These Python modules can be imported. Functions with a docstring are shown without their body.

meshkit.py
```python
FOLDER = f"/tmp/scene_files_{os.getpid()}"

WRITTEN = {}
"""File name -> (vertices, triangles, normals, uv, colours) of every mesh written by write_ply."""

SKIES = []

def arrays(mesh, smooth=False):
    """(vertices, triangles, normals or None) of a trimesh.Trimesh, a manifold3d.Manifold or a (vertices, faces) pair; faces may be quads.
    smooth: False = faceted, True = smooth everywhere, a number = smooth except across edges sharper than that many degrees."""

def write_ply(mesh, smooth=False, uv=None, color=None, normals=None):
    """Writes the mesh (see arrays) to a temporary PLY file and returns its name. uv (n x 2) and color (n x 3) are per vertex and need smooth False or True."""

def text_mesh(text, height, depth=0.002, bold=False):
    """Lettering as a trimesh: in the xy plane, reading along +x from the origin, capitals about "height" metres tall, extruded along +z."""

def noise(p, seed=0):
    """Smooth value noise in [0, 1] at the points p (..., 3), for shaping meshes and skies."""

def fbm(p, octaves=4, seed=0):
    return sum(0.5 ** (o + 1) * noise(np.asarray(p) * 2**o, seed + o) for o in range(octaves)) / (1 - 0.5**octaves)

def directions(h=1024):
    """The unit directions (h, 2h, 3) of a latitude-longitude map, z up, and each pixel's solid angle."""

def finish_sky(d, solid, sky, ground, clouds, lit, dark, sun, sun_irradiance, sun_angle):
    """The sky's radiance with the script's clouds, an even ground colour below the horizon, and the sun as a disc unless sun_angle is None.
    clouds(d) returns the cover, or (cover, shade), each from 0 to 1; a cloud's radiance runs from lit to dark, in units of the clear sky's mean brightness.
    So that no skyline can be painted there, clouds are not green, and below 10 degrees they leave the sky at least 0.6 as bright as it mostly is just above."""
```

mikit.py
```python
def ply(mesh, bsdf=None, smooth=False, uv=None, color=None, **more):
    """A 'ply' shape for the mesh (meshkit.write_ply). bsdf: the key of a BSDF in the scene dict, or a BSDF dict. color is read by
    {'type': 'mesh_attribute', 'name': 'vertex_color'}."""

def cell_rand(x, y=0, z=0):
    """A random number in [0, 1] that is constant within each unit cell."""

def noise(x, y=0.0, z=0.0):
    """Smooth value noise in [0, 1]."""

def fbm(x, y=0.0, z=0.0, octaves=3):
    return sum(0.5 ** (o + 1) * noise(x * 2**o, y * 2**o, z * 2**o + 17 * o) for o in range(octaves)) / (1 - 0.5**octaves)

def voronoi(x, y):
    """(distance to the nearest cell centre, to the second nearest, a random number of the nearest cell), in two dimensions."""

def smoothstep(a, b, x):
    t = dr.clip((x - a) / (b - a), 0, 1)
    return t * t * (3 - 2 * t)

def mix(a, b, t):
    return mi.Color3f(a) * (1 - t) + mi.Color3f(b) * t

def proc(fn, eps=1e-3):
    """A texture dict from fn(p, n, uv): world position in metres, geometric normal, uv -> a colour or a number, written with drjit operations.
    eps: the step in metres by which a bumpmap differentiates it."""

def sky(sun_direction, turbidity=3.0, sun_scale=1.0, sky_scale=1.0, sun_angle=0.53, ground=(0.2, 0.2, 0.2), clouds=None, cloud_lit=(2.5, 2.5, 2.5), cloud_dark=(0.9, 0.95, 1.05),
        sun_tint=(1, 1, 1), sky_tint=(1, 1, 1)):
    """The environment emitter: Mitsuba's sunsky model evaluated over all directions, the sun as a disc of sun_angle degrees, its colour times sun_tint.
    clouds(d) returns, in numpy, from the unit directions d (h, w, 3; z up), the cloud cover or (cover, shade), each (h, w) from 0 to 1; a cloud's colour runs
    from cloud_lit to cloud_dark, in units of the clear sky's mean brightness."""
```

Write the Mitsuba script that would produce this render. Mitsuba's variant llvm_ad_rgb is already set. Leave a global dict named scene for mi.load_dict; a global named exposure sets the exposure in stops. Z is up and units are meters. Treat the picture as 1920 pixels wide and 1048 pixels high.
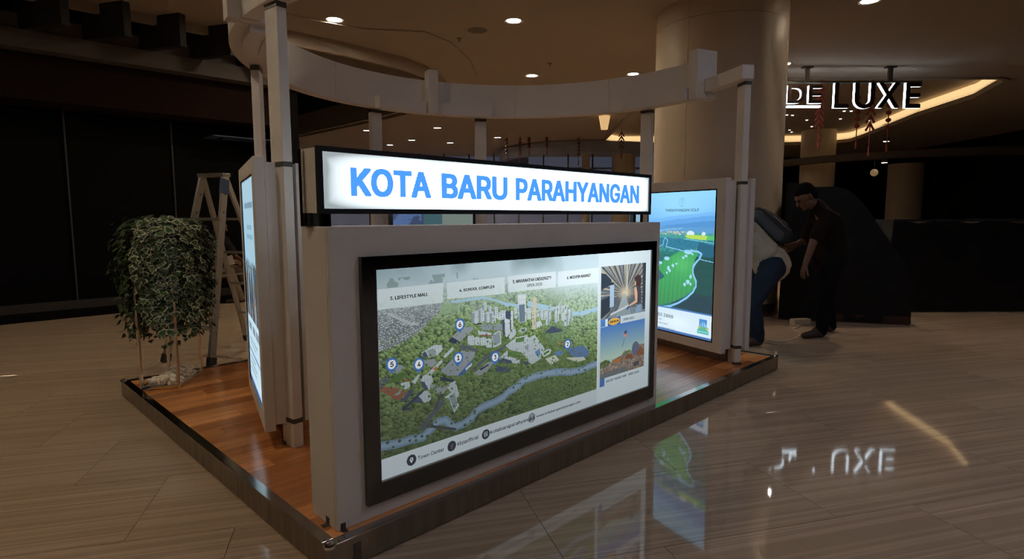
import json, math
import numpy as np
import drjit as dr
import mitsuba as mi
import trimesh
import manifold3d as m3
from shapely.geometry import Polygon, box as sbox, LineString
from shapely.ops import unary_union
import mikit, meshkit
from mikit import proc, noise, fbm, cell_rand, smoothstep, mix

T = mi.ScalarTransform4f
scene, labels = {}, {}

# ------------------------------------------------------------------ camera, lights, exposure
# World: z up, metres. x runs along the long (front) side of the booth's platform, y along its left side;
# the platform's near corner stands at the origin. "Mall" axes: L to the right, D away from where the visitor stands.
EYE = np.array([-0.92, -1.834, 1.257])
YAW, PITCH, ROLL = 0.7836, 0.1056, -0.0021
FWD = np.array([math.sin(YAW), math.cos(YAW), 0.0])
RGT = np.array([math.cos(YAW), -math.sin(YAW), 0.0])


def W(lat, d, z=0.0):
    p = EYE[:2] + lat * RGT[:2] + d * FWD[:2]
    return np.array([p[0], p[1], z])


_f = np.array([math.sin(YAW) * math.cos(PITCH), math.cos(YAW) * math.cos(PITCH), -math.sin(PITCH)])
_u = np.cross(RGT, _f)
_u = -math.sin(ROLL) * RGT + math.cos(ROLL) * _u
scene["camera"] = {"type": "perspective", "fov_axis": "x", "fov": 81.80, "near_clip": 0.05, "far_clip": 200.0,
                   "to_world": T().look_at(origin=EYE.tolist(), target=(EYE + _f).tolist(), up=_u.tolist())}
exposure = 0.0
LAMP = 250.0           # radiance of a ceiling downlight
LAMP_RGB = (1.0, 0.80, 0.56)
COOL_RGB = (0.44, 0.46, 0.54)
CEIL = 3.90


def emit(rgb, weight=1.0):
    return {"type": "area", "radiance": {"type": "rgb", "value": [float(c) for c in rgb]}, "sampling_weight": float(weight)}


def emit_print(weight=1.0):
    return {"type": "area", "radiance": {"type": "mesh_attribute", "name": "vertex_color"}, "sampling_weight": float(weight)}


# the mall's recessed downlights: (x, y) on the ceiling at height CEIL, sampling weight
DOWNLIGHTS = [(3.236, 5.712, 1.0), (4.986, 4.051, 1.0), (7.45, 6.028, 0.6), (8.71, 4.619, 0.6), (9.975, 2.35, 0.5), (7.597, 0.446, 0.7)]
FAR_LIGHTS = [(9.019, 14.443, 0.1), (10.233, 12.504, 0.1), (11.347, 15.379, 0.1), (11.572, 17.072, 0.1), (12.771, 15.038, 0.1), (13.008, 12.814, 0.1), (15.782, 12.138, 0.1)]
UNSEEN_LIGHTS = [(-1.2, 1.6, 1.0, 0), (1.9, -2.1, 1.0, 1), (-2.6, 4.4, 1.0, 0), (4.9, -3.4, 0.8, 1), (-3.4, -2.9, 0.8, 0), (3.2, -5.4, 0.8, 1), (0.2, -4.6, 0.8, 1)]   # out of view, over and behind the visitor, placed to light the booth


def lin(*rgb):
    c = np.array(rgb, float) / 255.0
    return np.where(c <= 0.04045, c / 12.92, ((c + 0.055) / 1.055) ** 2.4)


# ------------------------------------------------------------------ materials
def rgb(c):
    return {"type": "rgb", "value": [float(x) for x in c]}


def mat(name, color, rough=0.5, metallic=0.0, spec=0.5, coat=0.0, two=True, **more):
    base = color if isinstance(color, dict) else rgb(color)
    b = {"type": "principled", "base_color": base, "roughness": rough, "metallic": metallic, "specular": spec, **more}
    if coat:
        b["clearcoat"] = coat
        b["clearcoat_gloss"] = 0.9
    scene[name] = {"type": "twosided", "b": b} if two else b
    return name


def diff(name, color):
    scene[name] = {"type": "twosided", "b": {"type": "diffuse", "reflectance": color if isinstance(color, dict) else rgb(color)}}
    return name


TU = (math.sin(math.radians(29.4)), math.cos(math.radians(29.4)))       # tile rows step along TU, tiles run along TV
TV = (TU[1], -TU[0])
TILE_W, TILE_L, TILE_U0, TILE_V0 = 0.605, 1.212, -0.140, 0.832


def f_marble(p, n, uv):
    u, v = p.x * TU[0] + p.y * TU[1], p.x * TV[0] + p.y * TV[1]
    row = dr.floor((u - TILE_U0) / TILE_W)
    col = dr.floor((v - TILE_V0 + 0.4 * row) / TILE_L)
    tone = cell_rand(row, col, 3)
    w = u + 0.012 * noise(v * 1.7, u * 6.0, row) + tone * 7.0
    band = fbm(w * 80.0, v * 0.40, 2.0, octaves=3)
    fine = noise(w * 210.0, v * 1.1, 5.0)
    c = mix((0.385, 0.288, 0.206), (0.465, 0.358, 0.264), smoothstep(0.30, 0.72, band))
    c = mix(c, (0.55, 0.435, 0.335), 0.75 * smoothstep(0.62, 0.9, fine) * smoothstep(0.35, 0.6, band))
    return c * (0.95 + 0.09 * tone)


mat("m_marble", proc(f_marble), rough=0.045, spec=0.5)
mat("m_joint", (0.07, 0.05, 0.035), rough=0.7)
PLANK_W, PLANK_L = 0.118, 0.92


def f_wood(p, n, uv):
    row = dr.floor(p.y / PLANK_W)
    col = dr.floor((p.x + 0.37 * row) / PLANK_L)
    t = cell_rand(row, col, 1)
    grain = fbm(p.x * 2.2 + t * 31, p.y * 46 + t * 7, 1.0, octaves=3)
    c = mix((0.30, 0.105, 0.034), (0.62, 0.27, 0.095), t)
    return c * (0.72 + 0.55 * grain)


mat("m_wood", proc(f_wood), rough=0.19, spec=1.0)


def f_steel(p, n, uv):
    s = fbm(p.x * 60 + p.y * 60, p.z * 1.5, 4.0, octaves=3)
    return mix((0.20, 0.178, 0.150), (0.30, 0.268, 0.225), s)


mat("m_steel", proc(f_steel), rough=0.30, metallic=0.85)
mat("m_mirror", (0.15, 0.16, 0.175), rough=0.06, metallic=1.0)
mat("m_trim", (0.42, 0.40, 0.38), rough=0.13, metallic=1.0)
mat("m_chrome", (0.80, 0.80, 0.78), rough=0.06, metallic=1.0)
mat("m_alu", (0.40, 0.385, 0.355), rough=0.32, metallic=0.75)


def f_laminate(p, n, uv):
    d = fbm(p.x * 3.1 + p.y * 2.3, p.z * 2.6, p.y * 3.0, octaves=3)
    return mi.Color3f(0.70, 0.665, 0.635) * (0.94 + 0.1 * d)


mat("m_white", proc(f_laminate), rough=0.42, spec=0.4)
mat("m_band", (0.055, 0.050, 0.045), rough=0.35, spec=0.5)
mat("m_frame", (0.030, 0.034, 0.042), rough=0.13, spec=0.6)
mat("m_blackplastic", (0.022, 0.022, 0.024), rough=0.4)
mat("m_ceiling", (0.41, 0.345, 0.285), rough=0.8, spec=0.2)
mat("m_ceiling_trim", (0.36, 0.30, 0.245), rough=0.8, spec=0.2)
mat("m_dark_void", (0.020, 0.021, 0.025), rough=0.7)
mat("m_void_blue", (0.20, 0.22, 0.29), rough=0.5)
mat("m_bulkhead", (0.085, 0.072, 0.066), rough=0.7)
mat("m_shop_brown", (0.018, 0.009, 0.007), rough=0.8, spec=0.1)
mat("m_shop_black", (0.004, 0.004, 0.005), rough=0.7, spec=0.1)
mat("m_grille", (0.16, 0.125, 0.09), rough=0.7)


def f_column(p, n, uv):
    return mi.Color3f(0.60, 0.50, 0.385) * (0.93 + 0.12 * fbm(p.x * 2.0, p.y * 2.0, p.z * 1.3))


mat("m_column", proc(f_column), rough=0.45, spec=0.4)
mat("m_red", (0.20, 0.030, 0.018), rough=0.5)
mat("m_reddark", (0.11, 0.028, 0.020), rough=0.5)
mat("m_lamp_off", (0.8, 0.78, 0.74), rough=0.5)
mat("m_ink", lin(38, 44, 62), rough=0.35)
mat("m_greyink", lin(110, 125, 140), rough=0.35)
mat("m_slateink", lin(84, 122, 150), rough=0.35)
mat("m_blueink", lin(60, 120, 180), rough=0.35)
mat("m_print", (0.10, 0.10, 0.10), rough=0.16, spec=0.5)
mat("m_tape", lin(70, 92, 128), rough=0.6)


def f_pebble(p, n, uv):
    return mi.Color3f(0.80, 0.73, 0.63) * (0.72 + 0.5 * noise(p.x * 40, p.y * 40, p.z * 40))


mat("m_pebble", proc(f_pebble), rough=0.6)
scene["m_leaf"] = {"type": "twosided", "b": {"type": "principled", "base_color": {"type": "mesh_attribute", "name": "vertex_color"}, "roughness": 0.5, "specular": 0.3}}
mat("m_stem", (0.10, 0.085, 0.045), rough=0.7)


def f_tarp(p, n, uv):
    return mi.Color3f(0.008, 0.008, 0.009) * (0.6 + 0.9 * fbm(p.x * 5, p.y * 5, p.z * 5))


mat("m_tarp", proc(f_tarp), rough=0.40, spec=0.25)
mat("m_plinth", (0.045, 0.018, 0.012), rough=0.4)
mat("m_skin", (0.16, 0.080, 0.050), rough=0.55)
mat("m_hair", (0.008, 0.007, 0.006), rough=0.9, spec=0.1)


def f_shirt(p, n, uv):
    return mi.Color3f(0.50, 0.43, 0.335) * (0.75 + 0.4 * fbm(p.x * 9, p.y * 9, p.z * 9))


mat("m_shirt_cream", proc(f_shirt), rough=0.85, spec=0.1)
mat("m_shirt_brown", (0.014, 0.0085, 0.0075), rough=0.85, spec=0.1)
mat("m_shirt_black", (0.020, 0.019, 0.021), rough=0.85, spec=0.1)


def f_denim(p, n, uv):
    return mi.Color3f(0.022, 0.031, 0.050) * (0.7 + 0.6 * fbm(p.x * 14, p.y * 14, p.z * 8))


mat("m_denim", proc(f_denim), rough=0.9, spec=0.1)
mat("m_trouser_dark", (0.007, 0.007, 0.009), rough=0.9, spec=0.1)
mat("m_trouser_khaki", (0.22, 0.17, 0.12), rough=0.9, spec=0.1)
mat("m_shoe", (0.045, 0.028, 0.022), rough=0.5)
mat("m_pack", (0.012, 0.014, 0.019), rough=0.7)
mat("m_pack_grey", (0.055, 0.060, 0.070), rough=0.7)
mat("m_plug", (0.62, 0.53, 0.40), rough=0.5)
mat("m_paper", (0.62, 0.58, 0.52), rough=0.7)


# ------------------------------------------------------------------ mesh helpers
def cat(*ms):
    return trimesh.util.concatenate([m for m in ms])


def frame(origin, ax, ay, az=(0, 0, 1)):
    m = np.eye(4)
    m[:3, 0], m[:3, 1], m[:3, 2], m[:3, 3] = ax, ay, az, origin
    return m


def moved(mesh, m):
    mesh = mesh.copy()
    mesh.apply_transform(m)
    return mesh


def bx(x0, x1, y0, y1, z0, z1, ch=0.0):
    """Box; with ch its twelve edges are chamfered."""
    if ch <= 0:
        m = trimesh.creation.box(extents=(x1 - x0, y1 - y0, z1 - z0))
        m.apply_translation(((x0 + x1) / 2, (y0 + y1) / 2, (z0 + z1) / 2))
        return m
    h = np.array([x1 - x0, y1 - y0, z1 - z0]) / 2
    ch = min(ch, h.min() * 0.95)
    pts = []
    for sx in (-1, 1):
        for sy in (-1, 1):
            for sz in (-1, 1):
                s = np.array([sx, sy, sz])
                for k in range(3):
                    q = h - ch
                    q[k] = h[k]
                    pts.append(s * q)
    m = trimesh.convex.convex_hull(np.array(pts))
    m.apply_translation(((x0 + x1) / 2, (y0 + y1) / 2, (z0 + z1) / 2))
    return m


def bar(a, b, w, t, up=(0, 0, 1), ch=0.0):
    """Rectangular bar from a to b, w wide (across up), t thick along up."""
    a, b = np.asarray(a, float), np.asarray(b, float)
    d = b - a
    L = np.linalg.norm(d)
    d /= L
    s = np.cross(np.asarray(up, float), d)
    s /= np.linalg.norm(s)
    u = np.cross(d, s)
    return moved(bx(0, L, -w / 2, w / 2, -t / 2, t / 2, ch), frame(a, d, s, u))


def tube(pts, r, sides=8):
    pts = np.asarray(pts, float)
    t = np.gradient(pts, axis=0)
    t /= np.linalg.norm(t, axis=1, keepdims=True) + 1e-12
    ref = np.where(np.abs(t[:, 2:]) < 0.9, [[0, 0, 1.0]], [[1.0, 0, 0]])
    a = np.cross(t, ref)
    a /= np.linalg.norm(a, axis=1, keepdims=True) + 1e-12
    b = np.cross(t, a)
    ang = np.arange(sides) * 2 * np.pi / sides
    rr = np.broadcast_to(r, (len(pts),))[:, None, None]
    v = pts[:, None] + rr * (np.cos(ang)[None, :, None] * a[:, None] + np.sin(ang)[None, :, None] * b[:, None])
    n, f = len(pts), []
    for i in range(n - 1):
        for j in range(sides):
            k = (j + 1) % sides
            f += [[i * sides + j, i * sides + k, (i + 1) * sides + k], [i * sides + j, (i + 1) * sides + k, (i + 1) * sides + j]]
    for j in range(1, sides - 1):
        f += [[0, j + 1, j], [(n - 1) * sides, (n - 1) * sides + j, (n - 1) * sides + j + 1]]
    m = trimesh.Trimesh(v.reshape(-1, 3), f, process=False)
    m.fix_normals()
    return m


def extrude(poly, z0, z1):
    ps = getattr(poly, "geoms", [poly])
    m = cat(*[trimesh.creation.extrude_polygon(g, z1 - z0, engine="earcut") for g in ps])
    m.apply_translation((0, 0, z0))
    return m


def sector(cx, cy, r0, r1, a0, a1, z0, z1, n=None):
    """A solid piece of a ring, angles in degrees."""
    n = n or max(3, int(abs(a1 - a0) / 2.5) + 1)
    a = np.radians(np.linspace(a0, a1, n))
    v = []
    for z in (z0, z1):
        for r in (r0, r1):
            v.append(np.stack([cx + r * np.cos(a), cy + r * np.sin(a), np.full(n, z)], 1))
    v = np.vstack(v)
    i = np.arange(n - 1)
    A, B, C, D = i, i + n, i + 2 * n, i + 3 * n      # inner low, outer low, inner high, outer high
    q = lambda a, b, c, d: np.vstack([np.stack([a, b, c], 1), np.stack([a, c, d], 1)])  # noqa: E731
    f = [q(A, A + 1, B + 1, B), q(C, D, D + 1, C + 1), q(A, C, C + 1, A + 1), q(B, B + 1, D + 1, D)]
    e = n - 1
    f += [np.array([[0, n, 3 * n], [0, 3 * n, 2 * n], [e, e + 3 * n, e + n], [e, e + 2 * n, e + 3 * n]])]
    m = trimesh.Trimesh(v, np.vstack(f), process=False)
    m.fix_normals()
    return m


def lathe(profile, sides=24):
    """profile: (radius, z) pairs from bottom to top."""
    p = np.asarray(profile, float)
    return trimesh.creation.revolve(p, sections=sides)


def hull_of(*pts_r, seg=12):
    return m3.Manifold.batch_hull([m3.Manifold.sphere(r, seg).translate(tuple(map(float, p))) for p, r in pts_r])


def tm(man):
    m = man.to_mesh()
    return trimesh.Trimesh(np.array(m.vert_properties[:, :3], float), np.array(m.tri_verts), process=False)


def key_for(name):
    if name not in scene and name not in _things:
        return name
    k = 1
    while f"{name}_{k:03d}" in scene or f"{name}_{k:03d}" in _things:
        k += 1
    return f"{name}_{k:03d}"


_things = set()
_next = {}


def numbered(name):
    if name not in scene and name not in _things:
        return name
    k = _next.get(name, 1)
    while f"{name}_{k:03d}" in scene or f"{name}_{k:03d}" in _things:
        k += 1
    _next[name] = k + 1
    return f"{name}_{k:03d}"


def thing(name, label, category, group=None):
    key = numbered(name)
    _things.add(key)
    labels[key] = {"label": label, "category": category}
    if group:
        labels[key]["group"] = group
    return key


def put(parent, name, mesh, bsdf, smooth=False, label=None, kind=None, **more):
    key = numbered(f"{parent}__{name}" if parent else name)
    shape = mesh if isinstance(mesh, dict) else mikit.ply(mesh, bsdf, smooth, **more)
    if isinstance(mesh, dict):
        shape = {**mesh, **more}
    scene[key] = shape
    if label or kind:
        labels.setdefault(key, {})
        if label:
            labels[key]["label"] = label
        if kind:
            labels[key]["kind"] = kind
    return key


def one(name, mesh, bsdf, label, category, group=None, smooth=False, **more):
    key = thing(name, label, category, group)
    _things.discard(key)
    scene[key] = mikit.ply(mesh, bsdf, smooth, **more) if not isinstance(mesh, dict) else {**mesh, **more}
    return key


def structure(name, mesh, bsdf, label=None, smooth=False, **more):
    scene[name] = mikit.ply(mesh, bsdf, smooth, **more)
    labels[name] = {"kind": "structure"}
    if label:
        labels[name]["label"] = label
    return name


def text_fit(s, width, height, depth=0.002, bold=False):
    """Lettering scaled to a width and a cap height, lying in xy, reading along +x, baseline on y = 0."""
    m = meshkit.text_mesh(s, 1.0, 1.0, bold)
    lo, hi = m.bounds
    m.apply_translation((-lo[0], 0, 0))
    m.apply_scale((width / (hi[0] - lo[0]), height, depth))
    return m


# ------------------------------------------------------------------ painting the prints (a grid of colours per print, in the print's own u, v)
class Print:
    """Colours on a regular grid over a print: u from its left to its right, v from its top to its bottom. sRGB while painting."""

    def __init__(self, nu, nv, aspect):
        self.nu, self.nv, self.aspect = nu, nv, aspect
        self.u, self.v = np.meshgrid(np.linspace(0, 1, nu), np.linspace(0, 1, nv))
        self.c = np.zeros((nv, nu, 3))

    def fbm(self, fu, fv, seed=0, octaves=4):
        return meshkit.fbm(np.stack([self.u * fu, self.v * fv, 0 * self.u + seed * 3.7], -1), octaves, seed)

    def mask(self, pts):
        p = np.asarray(pts, float)
        inside = np.zeros(self.u.shape, bool)
        u0, v0 = p.min(0) - 0.002
        u1, v1 = p.max(0) + 0.002
        i0, i1 = max(0, int(v0 * (self.nv - 1))), min(self.nv, int(v1 * (self.nv - 1)) + 2)
        j0, j1 = max(0, int(u0 * (self.nu - 1))), min(self.nu, int(u1 * (self.nu - 1)) + 2)
        if i1 <= i0 or j1 <= j0:
            return inside
        uu, vv = self.u[i0:i1, j0:j1], self.v[i0:i1, j0:j1]
        ins = np.zeros(uu.shape, bool)
        for (x0, y0), (x1, y1) in zip(p, np.roll(p, -1, 0)):
            if y0 != y1:
                ins ^= ((y0 > vv) != (y1 > vv)) & (uu < (x1 - x0) * (vv - y0) / (y1 - y0) + x0)
        inside[i0:i1, j0:j1] = ins
        return inside

    def fill(self, where, color, a=1.0):
        where = where if where.dtype == bool else where
        w = (where.astype(float) * a)[..., None]
        self.c = self.c * (1 - w) + np.asarray(color, float) / 255.0 * w

    def poly(self, pts, color, a=1.0):
        self.fill(self.mask(pts), color, a)

    def dist(self, pts):
        best = np.full(self.u.shape, 9.0)
        y = self.v / self.aspect
        for (x0, y0), (x1, y1) in zip(pts[:-1], pts[1:]):
            y0, y1 = y0 / self.aspect, y1 / self.aspect
            dx, dy = x1 - x0, y1 - y0
            t = np.clip(((self.u - x0) * dx + (y - y0) * dy) / (dx * dx + dy * dy + 1e-12), 0, 1)
            best = np.minimum(best, np.hypot(self.u - x0 - t * dx, y - y0 - t * dy))
        return best

    def line(self, pts, width, color, a=1.0):
        self.fill(self.dist(pts) < width / 2, color, a)

    def disc(self, u, v, ru, rv, color, a=1.0):
        self.fill(((self.u - u) / ru) ** 2 + ((self.v - v) / rv) ** 2 < 1, color, a)

    def rect(self, u0, v0, u1, v1, color, a=1.0):
        self.fill((self.u >= u0) & (self.u <= u1) & (self.v >= v0) & (self.v <= v1), color, a)

    def mesh(self, w, h, gain=1.0):
        """(mesh in xy with its middle at the lower left corner at 0, 0; x right, y up; colours)"""
        c = np.clip(self.c, 0, 1)
        c = np.where(c <= 0.04045, c / 12.92, ((c + 0.055) / 1.055) ** 2.4) * gain
        v = np.stack([self.u * w, (1 - self.v) * h, 0 * self.u], -1).reshape(-1, 3)
        i, j = np.meshgrid(np.arange(self.nv - 1), np.arange(self.nu - 1), indexing="ij")
        a = (i * self.nu + j).ravel()
        f = np.vstack([np.stack([a, a + self.nu, a + self.nu + 1], 1), np.stack([a, a + self.nu + 1, a + 1], 1)])
        return trimesh.Trimesh(v, f, process=False), c.reshape(-1, 3)

# ================================================================== the setting
def LD(pts):
    return [tuple(W(a, b)[:2]) for a, b in pts]


hall = Polygon(LD([(-19, -9), (21, -9), (21, 30), (-19, 30)]))
structure("floor", extrude(hall, -0.20, -0.006), "m_joint", "glossy brown marble floor with fine straight veins")

# marble tiles as pieces: those of the floor that show largest; farther out the same marble lies in one sheet
PLATFORM = Polygon([(0, 0), (4, 0), (4, 3), (0, 3)])
tile_shape = mikit.ply(cat(bx(-TILE_L / 2 + 0.001, TILE_L / 2 - 0.001, -TILE_W / 2 + 0.001, TILE_W / 2 - 0.001, -0.012, 0.0, 0.0003)), "m_marble")
cands = []
half = math.tan(math.radians(41.5))
for r in range(-9, 22):
    for c in range(-9, 12):
        u, v = TILE_U0 + (r + 0.5) * TILE_W, TILE_V0 - 0.4 * r + (c + 0.5) * TILE_L
        x, y = u * TU[0] + v * TV[0], u * TU[1] + v * TV[1]
        rel = np.array([x, y]) - EYE[:2]
        lat, d = rel @ RGT[:2], rel @ FWD[:2]
        if d < 1.0 or abs(lat) > d * half + 0.9 or d > 11:
            continue
        quad = Polygon([(x + a * TV[0] * TILE_L / 2 + b * TU[0] * TILE_W / 2, y + a * TV[1] * TILE_L / 2 + b * TU[1] * TILE_W / 2) for a, b in ((-1, -1), (1, -1), (1, 1), (-1, 1))])
        cands.append((d, x, y, quad))
cands.sort(key=lambda t: t[0])
tiles = [t for t in cands if not PLATFORM.buffer(-0.05).contains(t[3])][:290]
for d, x, y, q in tiles:
    put("floor", "tile", tile_shape, None, to_world=T(frame((x, y, 0), (TV[0], TV[1], 0), (TU[0], TU[1], 0)).tolist()))
rest = hall.difference(unary_union([t[3].buffer(0.001) for t in tiles]))
put("floor", "far_tile", extrude(rest, -0.0058, 0.0), "m_marble", kind="stuff")

# ceiling with a dark void behind the booth on the left and a starry recess far on the right
edge_near = [(-9.0, 7.12), (1.1, 7.14), (2.1, 7.12), (2.55, 6.85), (2.98, 6.52), (3.86, 6.49), (4.33, 6.51), (4.98, 6.57), (5.56, 6.77), (6.0, 7.04), (6.53, 7.47), (7.1, 8.2), (7.45, 9.3), (7.55, 11.0), (7.55, 20.0)]
void = Polygon(edge_near + [(-9.0, 20.0)])
dome_ld = [(3.6, 11.7), (9.6, 11.7), (10.4, 13.6), (10.75, 16.0), (11.25, 18.0), (11.8, 20.2), (12.0, 21.4), (11.4, 22.1), (10.2, 22.3), (4.0, 22.3), (3.2, 21.4), (3.0, 13.0)]
dome = Polygon(LD(dome_ld)).buffer(-0.5).buffer(0.5)
structure("ceiling", extrude(hall.difference(void).difference(dome), CEIL, CEIL + 0.15), "m_ceiling", "plain warm-toned ceiling with round downlights")
drop = void.buffer(0.001).difference(void.buffer(-0.06, join_style=2)).intersection(Polygon([(-8.9, 6), (7.8, 6), (7.8, 19.5), (-8.9, 19.5)]))
leftpart, rightpart = sbox(-9, 5, 2.6, 21), sbox(2.6, 5, 9, 21)
structure("trim_1", cat(extrude(drop.intersection(leftpart), CEIL - 0.14, CEIL + 0.12), extrude(drop.intersection(rightpart), CEIL - 0.22, CEIL + 0.12)), "m_ceiling_trim", "stepped edge of the ceiling around the dark void")
inner = void.buffer(-0.38, join_style=2).difference(void.buffer(-0.46, join_style=2)).intersection(Polygon([(-8.9, 6), (7.8, 6), (7.8, 19.5), (-8.9, 19.5)]))
structure("trim_2", extrude(inner.intersection(rightpart), CEIL - 0.25, CEIL + 0.3), "m_ceiling_trim", "inner step of the ceiling edge around the dark void")
structure("trim_3", cat(extrude(void.buffer(0.3).difference(void.buffer(0.1)), CEIL + 0.1, 6.6), extrude(void.buffer(0.3), 6.6, 6.7)), "m_dark_void", "dark upper walls of the ceiling void")
structure("trim_4", cat(extrude(dome.buffer(0.25).difference(dome.buffer(0.05)), CEIL + 0.14, 4.27), extrude(dome.buffer(0.25), 4.24, 4.30)), "m_ceiling", "raised ceiling recess dotted with tiny lights")
ridge = Polygon([(-8.5, 5.9), (2.9, 5.9), (3.7, 5.75), (4.4, 5.25), (5.0, 5.4), (5.9, 6.0), (6.7, 6.75), (7.3, 7.8), (7.75, 9.2), (7.9, 11), (7.9, 19), (7.57, 19)] + edge_near[::-1][1:-1] + [(-8.5, 7.12)]).buffer(0)
structure("trim_5", extrude(ridge.difference(void), CEIL - 0.018, CEIL + 0.01), "m_ceiling", "slightly lowered border of the ceiling")
# cove light on the recess rim, its wall wash drawn as a glowing strip
cove = dome.buffer(0.03).difference(dome.buffer(-0.02))
structure("trim_6", extrude(dome.buffer(0.06).difference(dome.buffer(-0.05)), CEIL - 0.03, CEIL + 0.08), "m_ceiling_trim", "thin rim of the ceiling recess")
t = thing("cove_light", "warm yellow cove glow drawn as a lit strip along the far rim of the starry ceiling recess", "light strip")
put(t, "strip", extrude(dome.buffer(0.045).difference(dome.buffer(0.0)), CEIL + 0.09, CEIL + 0.31), "m_lamp_off", emitter=emit((0.95, 0.63, 0.29), 0.5))
for a, b in [(8.56, 19.07), (8.13, 17.87), (8.32, 17.92), (9.63, 20.92), (9.94, 21.42), (9.18, 18.80), (10.01, 20.14), (10.83, 20.70), (10.11, 18.59), (9.47, 17.24), (9.67, 17.24), (11.20, 18.91)]:
    q = W(a, b)
    one("star_light", moved(lathe([(0.0001, 0), (0.035, 0.0), (0.035, 0.03), (0.0001, 0.03)], 10), frame((q[0], q[1], 4.215), (1, 0, 0), (0, 1, 0))), "m_lamp_off", "tiny white star light set in the raised ceiling recess behind the hanging sign", "light", "star lights in the ceiling recess", emitter=emit((1.6, 1.5, 1.35), 0.01))

# downlights
ring_mesh = lathe([(0.100, 0.012), (0.100, 0.0), (0.128, -0.006), (0.132, 0.0), (0.132, 0.012)], 32)
disc_mesh = trimesh.creation.cylinder(radius=0.098, height=0.006, sections=32)
ring_far = lathe([(0.100, 0.012), (0.100, 0.0), (0.128, -0.006), (0.132, 0.0), (0.132, 0.012)], 16)
ring_ply, disc_ply = mikit.ply(ring_mesh, "m_ceiling_trim", 40), None
NAMES = ["round downlight in the ceiling at upper left, right of the booth's near left pillar", "round downlight in the ceiling straight above the middle of the lit sign", "round downlight low over the back of the booth's white ring, left of its twin", "round downlight just over the right end of the booth's white ring", "round downlight beside the big column, above the hanging sign's first letters", "round downlight at the top right edge of the ceiling"]


def downlight(x, y, z, weight, label, group=None, power=1.0, tint=LAMP_RGB):
    t = thing("downlight", label, "ceiling light", group)
    m = frame((x, y, z), (1, 0, 0), (0, 1, 0))
    put(t, "trim_ring", ring_ply, None, to_world=T(m.tolist()))
    put(t, "lamp", mikit.ply(moved(disc_mesh, m @ frame((0, 0, 0.001), (1, 0, 0), (0, 1, 0))), "m_lamp_off"), None, emitter=emit([LAMP * power * c for c in tint], weight))


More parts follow.
